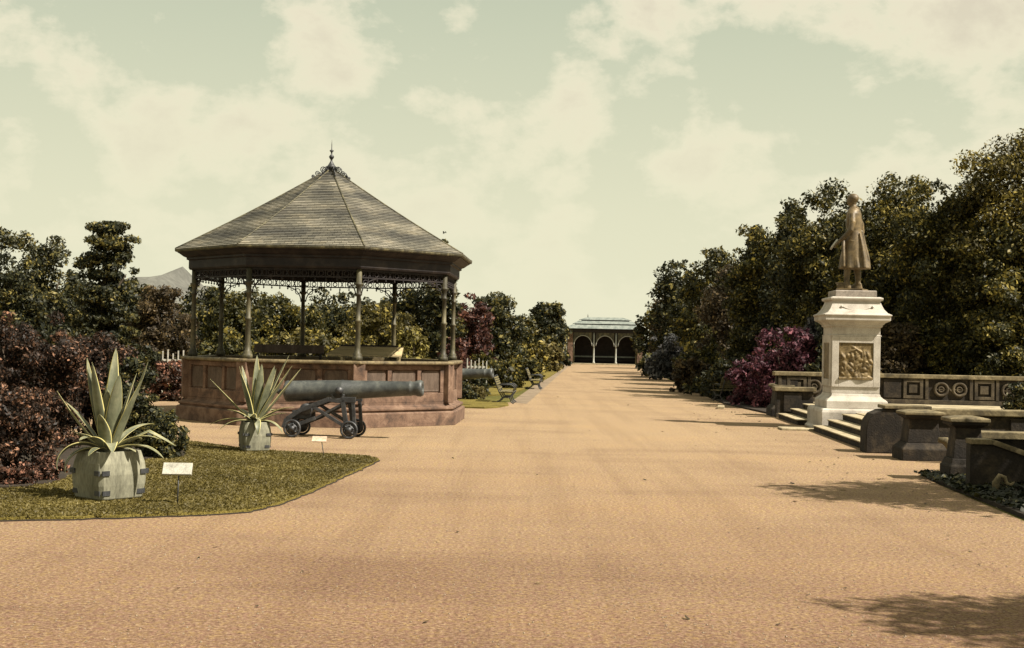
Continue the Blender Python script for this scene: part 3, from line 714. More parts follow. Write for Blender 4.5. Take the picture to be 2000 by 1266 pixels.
# ------------------------------------------------------------------ agaves in tubs
agm, nt, b, out = newmat('agave_leaf')
uv = attr(nt, 'edge'); nn = noise(nt, 3, 5, .6, coords(nt)); n3 = noise(nt, 26, 3, .6, coords(nt, (1, 1, .3)))
cc = ramp(nt, nn, [(.3, (.06, .068, .042)), (.5, (.13, .138, .088)), (.72, (.235, .228, .15))])
g = ramp(nt, n3, [(.3, (.75, .75, .75)), (.7, (1.2, 1.2, 1.15))]); cc = mix(nt, cc, g, .8, 'MULTIPLY')
ed = ramp(nt, uv, [(.66, (0, 0, 0)), (.8, (1, 1, 1))])
cc = mix(nt, cc, (.5, .44, .17), ed)
nt.links.new(cc, b.inputs['Base Color']); b.inputs['Roughness'].default_value = .5; b.inputs['Specular IOR Level'].default_value = .35
def agave_leaf(az, elev, L, w, droop, twist, kink, parent, rg):
    n = 16; rows = []; p = Vector((math.cos(az)*.06, math.sin(az)*.06, 0)); e = elev; V = []; E = []
    side = Vector((-math.sin(az), math.cos(az), 0))
    for i in range(n+1):
        t = i/n; ww = w*(.62+.55*math.sin(min(1, t*1.7)*PI/2))*(1-t**2.6)**.75 if t < 1 else .002
        d = Vector((math.cos(az)*math.cos(e), math.sin(az)*math.cos(e), math.sin(e))); up = side.cross(d)*-1
        if up.z < 0 and abs(e) < PI/2: up = -up
        tw = twist*t; sd_ = side*math.cos(tw)+up*math.sin(tw); u2 = up*math.cos(tw)-side*math.sin(tw)
        gut = .32*(1-.5*t)
        for k, s in enumerate((-1, -.78, -.35, 0, .35, .78, 1)):
            V.append(p+sd_*(s*ww/2)+u2*(gut*ww*.5*abs(s)**1.5)); E.append(1.0 if abs(s) == 1 else (.55 if abs(s) > .7 else 0))
        for k, s in enumerate((.78, .35, 0, -.35, -.78)):
            th = .028*(1-t*.85)*(1-abs(s)*.6); V.append(p+sd_*(s*ww/2)+u2*(gut*ww*.5*abs(s)**1.5-th)); E.append(.3)
        p = p+d*(L/n); e -= droop/n*(1+1.2*t)
        if kink and i == kink: e -= .9
    Q = 12; fs = []
    for i in range(n):
        for k in range(Q): fs.append((i*Q+k, i*Q+(k+1) % Q, (i+1)*Q+(k+1) % Q, (i+1)*Q+k))
    me = bpy.data.meshes.new('leaf'); me.from_pydata([tuple(v) for v in V], [], fs)
    a = me.attributes.new('edge', 'FLOAT', 'POINT'); a.data.foreach_set('value', E)
    me.polygons.foreach_set('use_smooth', [True]*len(fs)); me.materials.append(agm)
    o = bpy.data.objects.new('leaf', me); COL.objects.link(o); o.parent = parent
def agave(loc, sc, seed, label, leaves):
    t = thing('agave_plant', label, 'agave', loc, 0, 'potted agaves on the lawn')
    rg = random.Random(seed)
    for az, el, L, w, dr, tw, kk in leaves: agave_leaf(R(az+rg.uniform(-5, 5)), R(el), L*sc*rg.uniform(.92, 1.06), w*sc*.86, R(dr), R(tw), kk, t, rg)
    for k in range(7):
        agave_leaf(k*.9+rg.random(), R(rg.uniform(20, 55)), rg.uniform(.35, .55)*sc, .11*sc, R(rg.uniform(10, 40)), R(rg.uniform(-10, 10)), 0, t, rg)
    MB().lathe([(.12*sc, -.05), (.11*sc, .05), (.05*sc, .2*sc), (.0, .3*sc)], 12).build('heart', agm, t)
def tub(loc, rz, h, w, label):
    t = thing('wooden_tub', label, 'planter', loc, rz, 'pale tubs holding the agaves')
    m = MB(); hs = w/2; ch = w*.07; V = []; prof = [(.88, 0), (.91, .03), (.98, .3), (1.0, .52), (.96, .75), (.86, 1.0), (.78, 1.0), (.76, .93)]
    for s, z in prof:
        q = hs*s; c = ch*(1 if z < .9 else 1.2)
        for x, y in ((-q+c, -q), (q-c, -q), (q, -q+c), (q, q-c), (q-c, q), (-q+c, q), (-q, q-c), (-q, -q+c)): V.append((x, y, z*h))
    n = 8; fs = [tuple(range(8))[::-1]]
    for i in range(len(prof)-1):
        for k in range(8): fs.append((i*n+k, i*n+(k+1) % n, (i+1)*n+(k+1) % n, (i+1)*n+k))
    m.add(V, fs); m.build('tub_body', 'tub', t, .008)
    m = MB(); q = hs*.72; m.lathe([(q*1.05, h*.9), (0, h*.93)], 8, PI/8, smooth=False); m.build('soil', 'soil', t)
    for a in range(4):
        for zz in (.1, .52):
            rot = Matrix.Rotation(a*PI/2+PI/4, 3, 'Z'); q = hs*(1.01 if zz > .3 else .94)-ch*.5
            for sgn in (-1, 1):
                rr = Matrix.Rotation(a*PI/2, 3, 'Z'); 
                qq = hs*(1.02 if zz > .3 else .93)
                MB().box(rr @ Vector((sgn*(qq-ch-.03), -qq, zz*h+.03)), (.11*w+.03, .018, .07*w/.8), rr).build('iron_strap', 'iron', t)
    return t
p1 = gp(212, 978); hT = .66
tub((p1.x, p1.y, .05), R(50), .62, .72, 'large pale tub of the near agave, beside the white plant label')
agave((p1.x-.02, p1.y, .66), 1.0, 1, 'large agave with tall blue green blades in the near tub',
  [(95, 86, 1.32, .2, 6, 10, 0), (100, 80, 1.12, .24, 4, 0, 0), (170, 80, 1.2, .2, 0, 20, 0), (160, 72, 1.22, .17, -6, -10, 0), (30, 76, 1.15, .2, 2, 0, 0), (10, 68, 1.28, .14, -4, 30, 0), (60, 82, 1.0, .22, 0, 0, 0),
   (185, 45, .98, .13, -10, 25, 0), (175, 55, .8, .12, 10, 0, 0), (5, 32, 1.0, .13, 8, 20, 8), (350, 40, .75, .12, 40, 0, 0), (200, 35, .85, .2, 95, 10, 0), (215, 20, .7, .16, 80, 0, 0), (345, 24, .9, .12, 45, 0, 0),
   (270, 62, .62, .2, 10, 0, 0), (250, 50, .6, .2, 50, 0, 0), (295, 40, .6, .2, 60, 0, 0), (120, 50, .8, .18, 40, 0, 0), (50, 50, .8, .17, 40, 0, 0), (275, 78, .9, .2, -4, 0, 0), (240, 74, 1.15, .2, -4, 0, 0), (310, 74, 1.1, .24, 0, 0, 0), (335, 64, 1.05, .2, 0, 10, 0)])
p2 = gp(497, 884)
tub((p2.x, p2.y, .05), R(24), .54, .53, 'smaller pale tub of the agave in front of the cannon')
agave((p2.x, p2.y, .6), 1.05, 2, 'spiky agave in the farther tub overlapping the cannon breech',
  [(95, 84, 1.15, .17, 4, 0, 0), (170, 74, 1.1, .15, 0, 20, 0), (185, 42, 1.05, .12, -4, 20, 0), (330, 68, 1.12, .24, -4, 0, 0), (345, 58, 1.2, .24, 0, 12, 0), (5, 50, 1.3, .2, -4, -10, 0), (300, 76, 1.1, .2, -2, 0, 0), (20, 66, 1.25, .2, 0, 0, 0), (60, 60, 1.1, .15, 0, 0, 0), (0, 38, .75, .13, 25, 0, 0), (230, 72, 1.0, .2, 0, 0, 0),
   (178, 12, .85, .09, 30, 0, 0), (200, 10, .6, .1, 40, 0, 0), (340, 10, .6, .12, 50, 0, 0), (270, 50, .5, .15, 60, 0, 0), (290, 20, .55, .14, 85, 0, 0), (140, 70, 1.0, .15, 0, 0, 0), (275, 80, .85, .15, 0, 0, 0)])

# plant labels on stakes
p = gp(346, 990)
t = thing('plant_label', 'white sloping plant label on a thin stake beside the near tub', 'sign', (p.x, p.y, .04), R(4), 'plant labels on stakes')
MB().tube([(0, 0, -.05), (.01, 0, .36)], .009, 6).build('stake', 'iron', t, fix=False)
MB().box((-.01, .02, .44), (.37, .045, .17), Matrix.Rotation(R(-35), 3, 'X')).build('plate', 'sign', t, .006)
p = gp(633, 893)
t = thing('plant_label', 'small pinkish label on a leaning stake in front of the cannon wheel', 'sign', (p.x, p.y, .03), R(-4), 'plant labels on stakes')
MB().tube([(0, 0, -.05), (-.05, 0, .25)], .008, 6).build('stake', 'iron', t, fix=False)
MB().box((-.1, .02, .3), (.27, .02, .12), Matrix.Rotation(R(-40), 3, 'X')).build('plate', 'pinksign', t)

# ------------------------------------------------------------------ monument
O = Vector((8.1, 35.5, 0)); MR = -math.atan(.05)
def mw(u, v, z=0): return Vector((O.x+u*math.cos(MR)-v*math.sin(MR), O.y+u*math.sin(MR)+v*math.cos(MR), z))
PC = (1.27, .72)
t = thing('statue_pedestal', 'tall white stone pedestal with a bronze relief panel', 'pedestal', mw(*PC), MR); t.scale = (.93, .95, 1)
MB().rect([(.12, 0), (.12, .06), (.06, .1), (.06, .5), (.04, .56), (0, .6)], 1.0, 1.1).build('base', 'stone', t, .02)
MB().rect([(0, .602), (0, .8), (-.04, .84), (-.1, .88), (-.16, .93), (-.19, 1.0)], .88, .93).build('plinth', 'stone', t, .012)
die = MB().rect([(0, 1.002), (0, 2.56)], .7, .66)
die.build('die', 'stone', t, .012)
f = MB()
for x in (-.6, .6): f.box((x, -.67, 1.87), (.2, .05, 1.38))
for z in (1.28, 2.47): f.box((0, -.67, z), (.998, .05, .18 if z > 2 else .2))
for y in (-.53, .53): f.box((-.71, y, 1.87), (.05, .2, 1.38))
for z in (1.28, 2.47): f.box((-.71, 0, z), (.05, .858, .19))
f.build('panel_surround', 'stone', t, .01)
MB().rect([(.03, 2.562), (.03, 2.59), (0, 2.6), (0, 2.8), (.05, 2.83), (.05, 2.87), (.09, 2.9), (.11, 2.93), (.22, 2.98), (.24, 3.0), (.24, 3.1), (.27, 3.125), (.27, 3.15), (.17, 3.2), (.08, 3.3), (.02, 3.42), (-.01, 3.5), (-.01, 3.52), (.05, 3.55), (.06, 3.58), (.06, 3.61), (-.02, 3.64)], .7, .66).build('cornice', 'stone', t, .006)
MB().rect([(0, 3.642), (0, 3.8), (-.02, 3.82)], .6, .56).build('cap_slab', weathered('grey_cap_stone', (.3, .26, .22), None, None, 3, 40), t, .01)
sw = MB(); sw.tube([(-.42+.84*q/10, -.745+.02*abs(q-5)/5, 3.36-.1*math.sin(PI*q/10)) for q in range(11)], [.012+.014*math.sin(PI*q/10) for q in range(11)], 6)
for x in (-.45, .45): sw.lathe([(0, -.02), (.035, -.01), (.035, .02)], 10, axis='y', c=(x, -.74, 3.37))
sw.build('festoon', 'stone', t, fix=False)
# relief: displaced sheet in the recess, figures as raised forms
def relief(w, h):
    rng = np.random.default_rng(4); nx, nz = 60, 64; V = []; Fs = []
    blobs = [(rng.uniform(-.9, .9), rng.uniform(-.9, .35), rng.uniform(.08, .28), rng.uniform(.05, .2), rng.uniform(0, PI)) for _ in range(46)]
    blobs += [(-.15, .6, .3, .07, .4), (.1, .62, .34, .06, -.5), (.0, .45, .1, .16, 0), (-.2, .2, .12, .3, .3), (.5, .1, .16, .3, -.2), (-.65, -.3, .1, .5, .15)]
    for j in range(nz+1):
        for i in range(nx+1):
            x = -1+2*i/nx; z = -1+2*j/nz; hh = 0
            for bx, bz, sa, sb, an in blobs:
                dx, dz = x-bx, z-bz; c, s = math.cos(an), math.sin(an); q = ((dx*c+dz*s)/sa)**2+((-dx*s+dz*c)/sb)**2
                if q < 4: hh = max(hh, math.exp(-q)*.055)
            if z < -.86: hh = .06+.02*math.sin(x*5)
            V.append((x*w/2, -hh, z*h/2))
    for j in range(nz):
        for i in range(nx): q = j*(nx+1)+i; Fs.append((q, q+1, q+nx+2, q+nx+1))
    m = MB(); m.add(V, Fs, True); return m
relief(.99, 1.0).build('relief_panel', 'relief', t, loc=(0, -.662, 1.88), fix=False)
MB().box((-.664, 0, 1.87), (.08, .85, .98)).build('side_panel', 'relief', t)

# statue
def statue(loc, rz):
    m = MB()
    def loft(secs, n=20):       # (x, y, z, rx, ry)
        vs = []
        for x, y, z, a, b_ in secs:
            for k in range(n): q = 2*PI*k/n; vs.append((x+a*math.cos(q), y+b_*math.sin(q), z))
        fs = [tuple(range(n))[::-1], tuple((len(secs)-1)*n+k for k in range(n))]
        for i in range(len(secs)-1):
            for k in range(n): fs.append((i*n+k, i*n+(k+1) % n, (i+1)*n+(k+1) % n, (i+1)*n+k))
        m.add(vs, fs, True)
    def ball(c, rx, ry, rz_, n=14):
        loft([(c[0], c[1], c[2]+rz_*math.sin(a), max(.002, rx*math.cos(a)), max(.002, ry*math.cos(a))) for a in [-PI/2+PI*i/n for i in range(n+1)]])
    # local: faces +y, 1.8 m person
    for s, fy in ((-1, .1), (1, -.06)):
        m.tube([(s*.1, .0, .9), (s*.115, fy*.5+.02, .5), (s*.12, fy, .28), (s*.12, fy, .1)], [.1, .072, .062, .048], 14)
        loft([(s*.125, fy+.05, .0, .05, .135), (s*.125, fy+.05, .03, .052, .138), (s*.125, fy+.03, .07, .046, .11), (s*.122, fy-.01, .12, .045, .055)])
    # long frock coat with folds
    n = 48; secs = [(.38, .25, .275), (.4, .255, .28), (.6, .23, .245), (.8, .205, .205), (1.0, .175, .16), (1.1, .165, .138), (1.22, .18, .15), (1.34, .215, .14), (1.42, .215, .135), (1.48, .17, .12), (1.53, .1, .09), (1.56, .065, .068)]
    vs = []
    for i, (z, a, b_) in enumerate(secs):
        fold = max(0, (1.02-z))*.05
        for k in range(n):
            q = 2*PI*k/n; fo = 1+fold*3.2*(abs(math.sin(q*4.5+.6))*1.3-.6+.5*math.sin(q*11+z*3))
            vs.append((a*math.cos(q)*fo, b_*math.sin(q)*fo-(.02 if z < .6 else 0)+(.012 if z > 1.2 else 0), z))
    fs = [tuple(range(n))[::-1], tuple((len(secs)-1)*n+k for k in range(n))]
    for i in range(len(secs)-1):
        for k in range(n): fs.append((i*n+k, i*n+(k+1) % n, (i+1)*n+(k+1) % n, (i+1)*n+k))
    m.add(vs, fs, True)
    # overlapping skirt flap, sleeve cuffs and lapel
    m.tube([(-.1, .17, 1.0), (-.2, .16, .8), (-.25, .14, .6), (-.27, .13, .41)], [.03, .035, .035, .03], 8)
    m.tube([(.0, -.15, 1.1), (.0, -.2, .85), (.0, -.265, .6), (.0, -.3, .39)], [.02, .03, .034, .03], 8)
    m.tube([(-.12, -.13, 1.05), (-.15, -.19, .8), (-.18, -.23, .6), (-.2, -.25, .39)], [.015, .03, .034, .034], 8)
    m.tube([(-.17, .02, 1.1), (-.0, -.145, 1.09), (.17, .02, 1.1)], .022, 8)
    # collar, neck, head with face and ears, hair
    m.tube([(0, .0, 1.44), (0, .015, 1.52), (0, .03, 1.6)], [.1, .062, .056], 16)
    m.tube([(-.1, .03, 1.46), (-.06, -.06, 1.53), (.06, -.06, 1.53), (.1, .03, 1.46)], .026, 10)
    ball((0, .055, 1.675), .082, .1, .115); ball((0, .062, 1.635), .055, .062, .06)
    m.tube([(0, .135, 1.71), (0, .158, 1.675), (0, .135, 1.665)], [.01, .016, .01], 8)
    m.tube([(-.035, .128, 1.715), (0, .142, 1.722), (.035, .128, 1.715)], .01, 8)
    m.tube([(-.022, .122, 1.638), (0, .13, 1.638), (.022, .122, 1.638)], .008, 8)
    for s in (-1, 1):
        ball((s*.032, .122, 1.698), .013, .01, .009, 6); ball((s*.077, .035, 1.685), .01, .022, .03, 8)
    ball((0, .03, 1.715), .092, .108, .092); ball((0, .085, 1.6), .045, .035, .045)
    # arms: left arm bent forward holding a scroll, right arm hanging, hand at the coat
    def hand(p, d, up):
        d = Vector(d).normalized(); up = Vector(up); sdv = d.cross(up).normalized(); up = sdv.cross(d); p = Vector(p)
        m.tube([p-d*.02, p+d*.04, p+d*.085], [.026, .034, .032], 10)
        for i, (o, L) in enumerate(((-.027, .07), (-.009, .08), (.009, .076), (.027, .06))):
            b0 = p+d*.08+sdv*o; m.tube([b0, b0+d*L*.5-up*.006, b0+d*L*.75-up*L*.3, b0+d*L*.6-up*L*.62], [.0105, .0098, .009, .007], 8)
        b0 = p+d*.02-sdv*.03; m.tube([b0, b0-sdv*.025+d*.03-up*.012, b0-sdv*.018+d*.06-up*.03], [.013, .011, .008], 8)
    m.tube([(-.185, 0, 1.4), (-.25, -.02, 1.24), (-.275, .0, 1.1), (-.25, .14, .96), (-.235, .22, .9)], [.068, .062, .054, .045, .034], 14)
    hand((-.232, .235, .885), (.05, .6, -.5), (0, .6, .6))
    m.tube([(.185, 0, 1.4), (.275, -.06, 1.24), (.3, -.08, 1.1), (.235, .03, .96), (.21, .1, .9)], [.07, .064, .056, .046, .034], 14)
    hand((.205, .11, .885), (-.1, .5, -.7), (.8, 0, .3))
    # shoulder cape fold down the left side
    o = m.build('statue', 'bronze', fix=False)
    md = o.modifiers.new('r', 'REMESH'); md.mode = 'VOXEL'; md.voxel_size = .0085; md.use_smooth_shade = True
    sm = o.modifiers.new('s', 'SMOOTH'); sm.factor = .4; sm.iterations = 2
    dg = bpy.context.evaluated_depsgraph_get(); me = bpy.data.meshes.new_from_object(o.evaluated_get(dg)); bpy.data.objects.remove(o)
    me.materials.clear(); me.materials.append(M['bronze'])
    t = thing('statue', 'bronze statue of a bareheaded man in a long coat standing on the white pedestal', 'statue', loc, rz)
    t.scale = (1.44, 1.44, 1.47)
    b = bpy.data.objects.new('figure', me); COL.objects.link(b); b.parent = t
    k = MB(); k.tube([(-.23, .26, .93), (-.225, .36, .8), (-.22, .40, .74)], [.02, .022, .02], 12); k.build('scroll', 'white', t, fix=False)
    k = MB(); k.rect([(0, 0), (0, .03), (-.01, .035)], .27, .25, (0, .02, -.03)); k.build('statue_base', 'bronze', t, .005)
    k = MB()
    for i in range(4): k.box((-.16+.01*i, .2+.01*i, .02+.03*i), (.16, .12, .026), Matrix.Rotation(.2*i, 3, 'Z'))
    k.build('books', 'bronze', t, .004)
sp = mw(PC[0]+.03, PC[1], 3.87)
statue(sp, R(63))

# terrace, stairs, piers, walls
tp = MB().prism([mw(1.2, -7.0)[:2], mw(12, -7.0)[:2], mw(12, 6.4)[:2], mw(1.2, 6.4)[:2]], -.01, .5)
struct('terrace', tp, 'stepstone')
def stairs(v0, v1, label):
    t = thing('stone_steps', label, 'steps', mw(0, (v0+v1)/2), MR, 'flights of steps beside the pedestal')
    L = v1-v0
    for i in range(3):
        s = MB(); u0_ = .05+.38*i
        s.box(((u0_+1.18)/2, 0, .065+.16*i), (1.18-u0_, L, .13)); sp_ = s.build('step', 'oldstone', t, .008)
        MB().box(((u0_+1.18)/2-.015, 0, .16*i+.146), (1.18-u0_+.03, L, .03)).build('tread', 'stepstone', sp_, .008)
stairs(-6.85, -.56, 'wide flight of three pale steps right of the pedestal')
stairs(2.0, 5.5, 'narrow flight of steps left of the pedestal')
MB_ = MB().rect([(0, 0), (0, .05), (-.02, .06)], .55, .35)
t = MB_.build('step_slab', 'stepstone', None, .01); t.location = mw(-.25, -.2); t.rotation_euler.z = MR
tag(t, 'low flat slab on the gravel at the foot of the pedestal', 'slab')

def pier(u, v, h, w, d, label, flare=.12, split=False):
    t = thing('stone_pier', label, 'pier', mw(u, v), MR, 'stone piers of the terrace')
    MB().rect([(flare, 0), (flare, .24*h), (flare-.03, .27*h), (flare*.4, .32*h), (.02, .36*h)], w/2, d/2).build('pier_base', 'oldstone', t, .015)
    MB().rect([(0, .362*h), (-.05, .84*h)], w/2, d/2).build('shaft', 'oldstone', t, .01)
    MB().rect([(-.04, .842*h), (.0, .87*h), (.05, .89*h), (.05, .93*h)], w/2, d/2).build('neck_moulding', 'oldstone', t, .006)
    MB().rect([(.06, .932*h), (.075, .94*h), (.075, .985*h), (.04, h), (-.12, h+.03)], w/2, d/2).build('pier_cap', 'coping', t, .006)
    return t
pier(.35, 7.0, 1.02, .55, .9, 'shadowed pier ending the low wall left of the pedestal steps')
q = gp(1780, 898); pier(0.68, -8.95, .98, .66, .62, 'squat flared pier with a pale cap right of the wide steps', .13)
q = (gp(1878, 942)-O); pier(.36, -13.1, 1.08, .52, .46, 'dark pier nearest the camera at the bed edge', .08)
# end block with curved top
t = thing('stair_wall', 'dark curved end wall closing the right side of the wide steps', 'wall', mw(0.0, -7.35), MR)
pr = [(-.12, 0), (1.2, 0), (1.2, .95), (.5, .95), (.2, .92), (.02, .84), (-.08, .7), (-.12, .5)]
m = MB(); m.add([(x, -.3, z) for x, z in pr]+[(x, .3, z) for x, z in pr], [tuple(range(8)), tuple(range(8, 16))[::-1]]+[(i, (i+1) % 8, 8+(i+1) % 8, 8+i) for i in range(8)])
m.build('wall_body', 'oldstone', t, .02)
MB().box((.75, 0, .99), (1.0, .66, .075)).build('wall_cap', 'coping', t, .015)
# long panelled wall behind
def panel_wall(name, label, u0_, u1_, v, h, z0, items, group=None, capw=.5):
    L = u1_-u0_; t = thing(name, label, 'wall', mw(u0_, v, 0), MR, group)
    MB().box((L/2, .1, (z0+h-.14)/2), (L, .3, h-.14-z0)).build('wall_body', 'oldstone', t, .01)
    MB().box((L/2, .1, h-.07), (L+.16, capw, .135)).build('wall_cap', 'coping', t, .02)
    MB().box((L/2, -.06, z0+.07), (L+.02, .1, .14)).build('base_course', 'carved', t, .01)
    zc = (z0+h)/2+.01; 
    for kind, x in items:
        m = MB()
        if kind == 'sq':
            s = .26
            for a, b_, w_, hh in ((0, s, 2*s+.1, .1), (0, -s, 2*s+.1, .1)): m.box((x+a, -.08, zc+b_), (w_, .07, hh))
            for a in (-s, s): m.box((x+a, -.08, zc), (.1, .07, 2*s-.1))
            m.box((x, -.07, zc), (.26, .05, .26)); m.build('square_panel', 'carved', t, .008)
        elif kind == 'ring':
            m.torus((x, -.07, zc), .2, .05, 'y', 24, 8); m.torus((x, -.07, zc), .08, .03, 'y', 14, 6)
            m.bar((x-.19, -.07, zc), (x+.19, -.07, zc), .035); m.build('ring_panel', 'carved', t, fix=False)
        elif kind == 'slab':
            m.box((x, -.075, zc), (.55, .05, .6)); m.build('plain_panel', 'oldstone', t, .01)
        elif kind == 'pil':
            m.box((x, -.08, zc), (.1, .07, .66)); m.build('pilaster', 'carved', t, .008)
        elif kind == 'link':
            m.bar((x-.22, -.07, zc+.2), (x+.22, -.07, zc-.2), .05); m.build('scroll_link', 'carved', t, .006)
wx = lambda px: ((px-1000)/F*42-(O.x+.05*6.6))
panel_wall('terrace_wall', 'long carved stone wall with square and ring panels behind the pedestal', .12, 8.3, 6.6, 1.45, .5,
  [('slab', .4), ('pil', .1), ('sq', wx(1558)-.12), ('pil', wx(1582)-.12), ('ring', wx(1592)-.12), ('slab', wx(1742)-.12), ('sq', wx(1782)-.12), ('pil', wx(1808)-.12), ('ring', wx(1836)-.12), ('link', wx(1853)-.12), ('ring', wx(1871)-.12), ('pil', wx(1893)-.12), ('sq', wx(1918)-.12), ('pil', wx(1943)-.12), ('ring', wx(1965)-.12), ('ring', wx(1990)-.12)])
panel_wall('stair_wall', 'low dark wall left of the pedestal between pier and steps', .0, 1.15, 5.75, .98, .0, [('slab', .5)])
panel_wall('terrace_wall', 'lower wall with a pale top running right behind the two near piers', 1.25, 8.0, -7.35, .97, .0, [('slab', 2.0), ('slab', 3.4), ('slab', 4.8)])
# low garden walls at the right edge
t = thing('garden_wall', 'low wall with a straight sunlit coping right of the nearest pier', 'wall', (8.15, 23.1, 0), MR)
MB().box((1.6, 0, .34), (3.2, .28, .68)).build('wall_body', 'oldstone', t, .01)
MB().box((1.6, 0, .745), (3.3, .42, .125)).build('wall_cap', 'coping', t, .012)
t = thing('garden_wall', 'low wall whose coping slopes down to the right below the straight one', 'wall', (7.3, 20.8, 0), MR)
pr = [(0, 0), (1.5, 0), (1.5, .3), (1.05, .52), (.35, .74), (0, .74)]
m = MB(); m.add([(x, -.12, z) for x, z in pr]+[(x, .12, z) for x, z in pr], [tuple(range(6)), tuple(range(6, 12))[::-1]]+[(i, (i+1) % 6, 6+(i+1) % 6, 6+i) for i in range(6)])
m.build('wall_body', 'oldstone', t, .01)
m = MB(); m.bar((0, 0, .785), (.33, 0, .785), .32, .08); m.bar((.34, 0, .785), (1.1, 0, .53), .32, .08); m.build('wall_cap', 'coping', t, .008)
t = thing('stone_scroll', 'small pale carved scroll standing in the dark bed at the right edge', 'ornament', (at(1950, 900, 20.2).x, 20.0, .05), 0)
m = MB(); m.tube([(-.12, 0, .0), (-.14, 0, .2), (-.06, 0, .34), (.03, 0, .3), (.06, 0, .2), (.14, 0, .16), (.22, 0, .22)], [.08, .07, .05, .045, .04, .035, .015], 10); m.build('scroll', 'coping', t, fix=False); t.scale = (.8, .8, .8)
t = thing('stone_scroll', 'pinkish curved stone bracket between the two near piers', 'ornament', mw(1.0, -9.7), MR)
m = MB(); m.tube([(-.16, 0, .46), (-.02, 0, .44), (.1, 0, .3), (.13, 0, .15), (.12, 0, 0)], [.05, .08, .1, .11, .12], 10); m.build('scroll', 'coping', t, fix=False)
# ivy in the near bed
def ivy():
    rng = np.random.default_rng(12); n = 26000
    x = rng.uniform(6.95, 13, n); y = rng.uniform(9, 23, n); k = x > 6.9+.5*np.abs(y-19)*.12+np.where(y < 14, .5, 0); x = x[k]; y = y[k]; n = len(x)
    z = .07+.13*rng.random(n)*np.clip((x-6.9)/1.2, .2, 1)
    me = leaf_mesh('ground_cover', np.stack([x, y, z], 1), np.stack([rng.normal(size=n)*.6, rng.normal(size=n)*.6, np.ones(n)], 1), rng.random(n)**2*.7, .1, 'dark', rng, .7)
    o = bpy.data.objects.new('ground_cover', me); COL.objects.link(o); tag(o, 'dark leafy ground cover in the bed at the right edge', 'ground cover', None, 'stuff')
ivy()

# ------------------------------------------------------------------ park benches
def bench():
    t = thing('park_bench', 'x', 'bench', (0, 0, 0), 0, 'benches along the walk')
    st = MB()
    for i in range(5): st.box((-.18+i*.1, 0, .44-.008*abs(i-2)), (.075, 1.9, .028))
    st.build('seat', 'slat', t, .004)
    bk = MB()
    for i in range(6): bk.box((-.27-.028*i, 0, .54+.075*i), (.024, 1.9, .055), Matrix.Rotation(R(-18), 3, 'Y'))
    bk.build('backrest', 'slat', t, .004)
    for y in (-.8, 0, .8):
        m = MB()
        m.tube([(.3, y, .0), (.2, y, .06), (.14, y, .22), (.26, y, .4), (.28, y, .43)], .024, 7)
        m.tube([(-.42, y, .0), (-.25, y, .06), (-.12, y, .22), (-.24, y, .42), (-.3, y, .56), (-.46, y, 1.0)], .024, 7)
        m.tube([(.26, y, .41), (-.24, y, .41)], .022, 7); m.tube([(.14, y, .22), (-.12, y, .22)], .02, 7)
        m.tube([(.26, y, .43), (.3, y, .6), (.2, y, .68), (-.3, y, .66)], .018, 7)
        m.build('iron_frame', 'iron', t, fix=False)
    return t
b0 = bench(); q = gp(990, 789); b0.location = (q.x, q.y+1.0, 0); b0.rotation_euler.z = R(-3.5); b0['label'] = 'nearer slatted bench at the left edge of the walk, right of the bandstand'
b1 = copy_tree(b0); q = gp(1051, 761); b1.location = (q.x-.1, q.y+1.0, 0); b1['label'] = 'farther slatted bench at the left edge of the walk'
b2 = copy_tree(b0); b2.location = (at(1428, 700, 53).x, 52.2, .05); b2.rotation_euler.z = R(120); b2['label'] = 'bench tucked among the dark bushes right of the walk'
t = MB().rect([(0, 0), (0, .09), (-.02, .1)], .45, .12).build('kerb_stone', 'stepstone', None, .01)
q = gp(1408, 798); t.location = (q.x, q.y, 0); t.rotation_euler.z = R(80); tag(t, 'small kerb stone at the right edge of the walk before the bushes', 'kerb stone')

# white railings
def railing(px, Y, w, h, label, seed):
    p = at(px, 700, Y); t = thing('white_railing', label, 'railing', (p.x, Y, 0), 0, 'bits of white railing among the shrubs')
    m = MB(); n = int(w/.16)
    for i in range(n+1): m.box((-w/2+w*i/n, 0, h/2), (.04, .03, h*(1+.1*math.sin(i*2.2+seed))))
    m.build('pickets', 'white', t)
    MB().box((0, .03, h*.8), (w, .03, .07)).build('rail', 'white', t); MB().box((0, .03, h*.3), (w, .03, .07)).build('rail', 'white', t)
railing(338, 47.5, .75, 1.62, 'short white railing left of the bandstand above the reddish flowers', 0)
railing(932, 54, .8, 1.45, 'white railing under the copper tree right of the bandstand', 1)

# ------------------------------------------------------------------ arcaded shelter
pv = at(1181, 700, 141)
t = thing('park_shelter', 'arcaded brick garden shelter with a tiered hipped roof at the far end of the walk', 'shelter', (pv.x, 141, 0), R(-3.5))
SP = 2.38
def arch_front():
    m = MB(); V = []; 
    for c in (-SP, 0, SP):
        hw = .98; zs = 2.0; n = 12
        arc = [(c-hw, 0.1)]+[(c+hw*math.cos(PI-PI*i/n), zs+1.12*math.sin(PI*i/n)) for i in range(n+1)]+[(c+hw, .1)]
        # spandrels: strip between arch and the beam
        top = 3.45
        pts = arc[1:-1]; k = len(m.v)
        for side in (-.14, .14):
            vs = []
            for (x, z) in pts: vs += [(x, side, z), (x, side, top)]
            m.add(vs, [(2*i, 2*i+2, 2*i+3, 2*i+1) for i in range(len(pts)-1)])
        vs = []
        for (x, z) in pts: vs += [(x, -.14, z), (x, .14, z)]
        m.add(vs, [(2*i, 2*i+2, 2*i+3, 2*i+1) for i in range(len(pts)-1)])
    return m
arch_front().build('arcade_spandrels', 'ironpaint', t, fix=False)
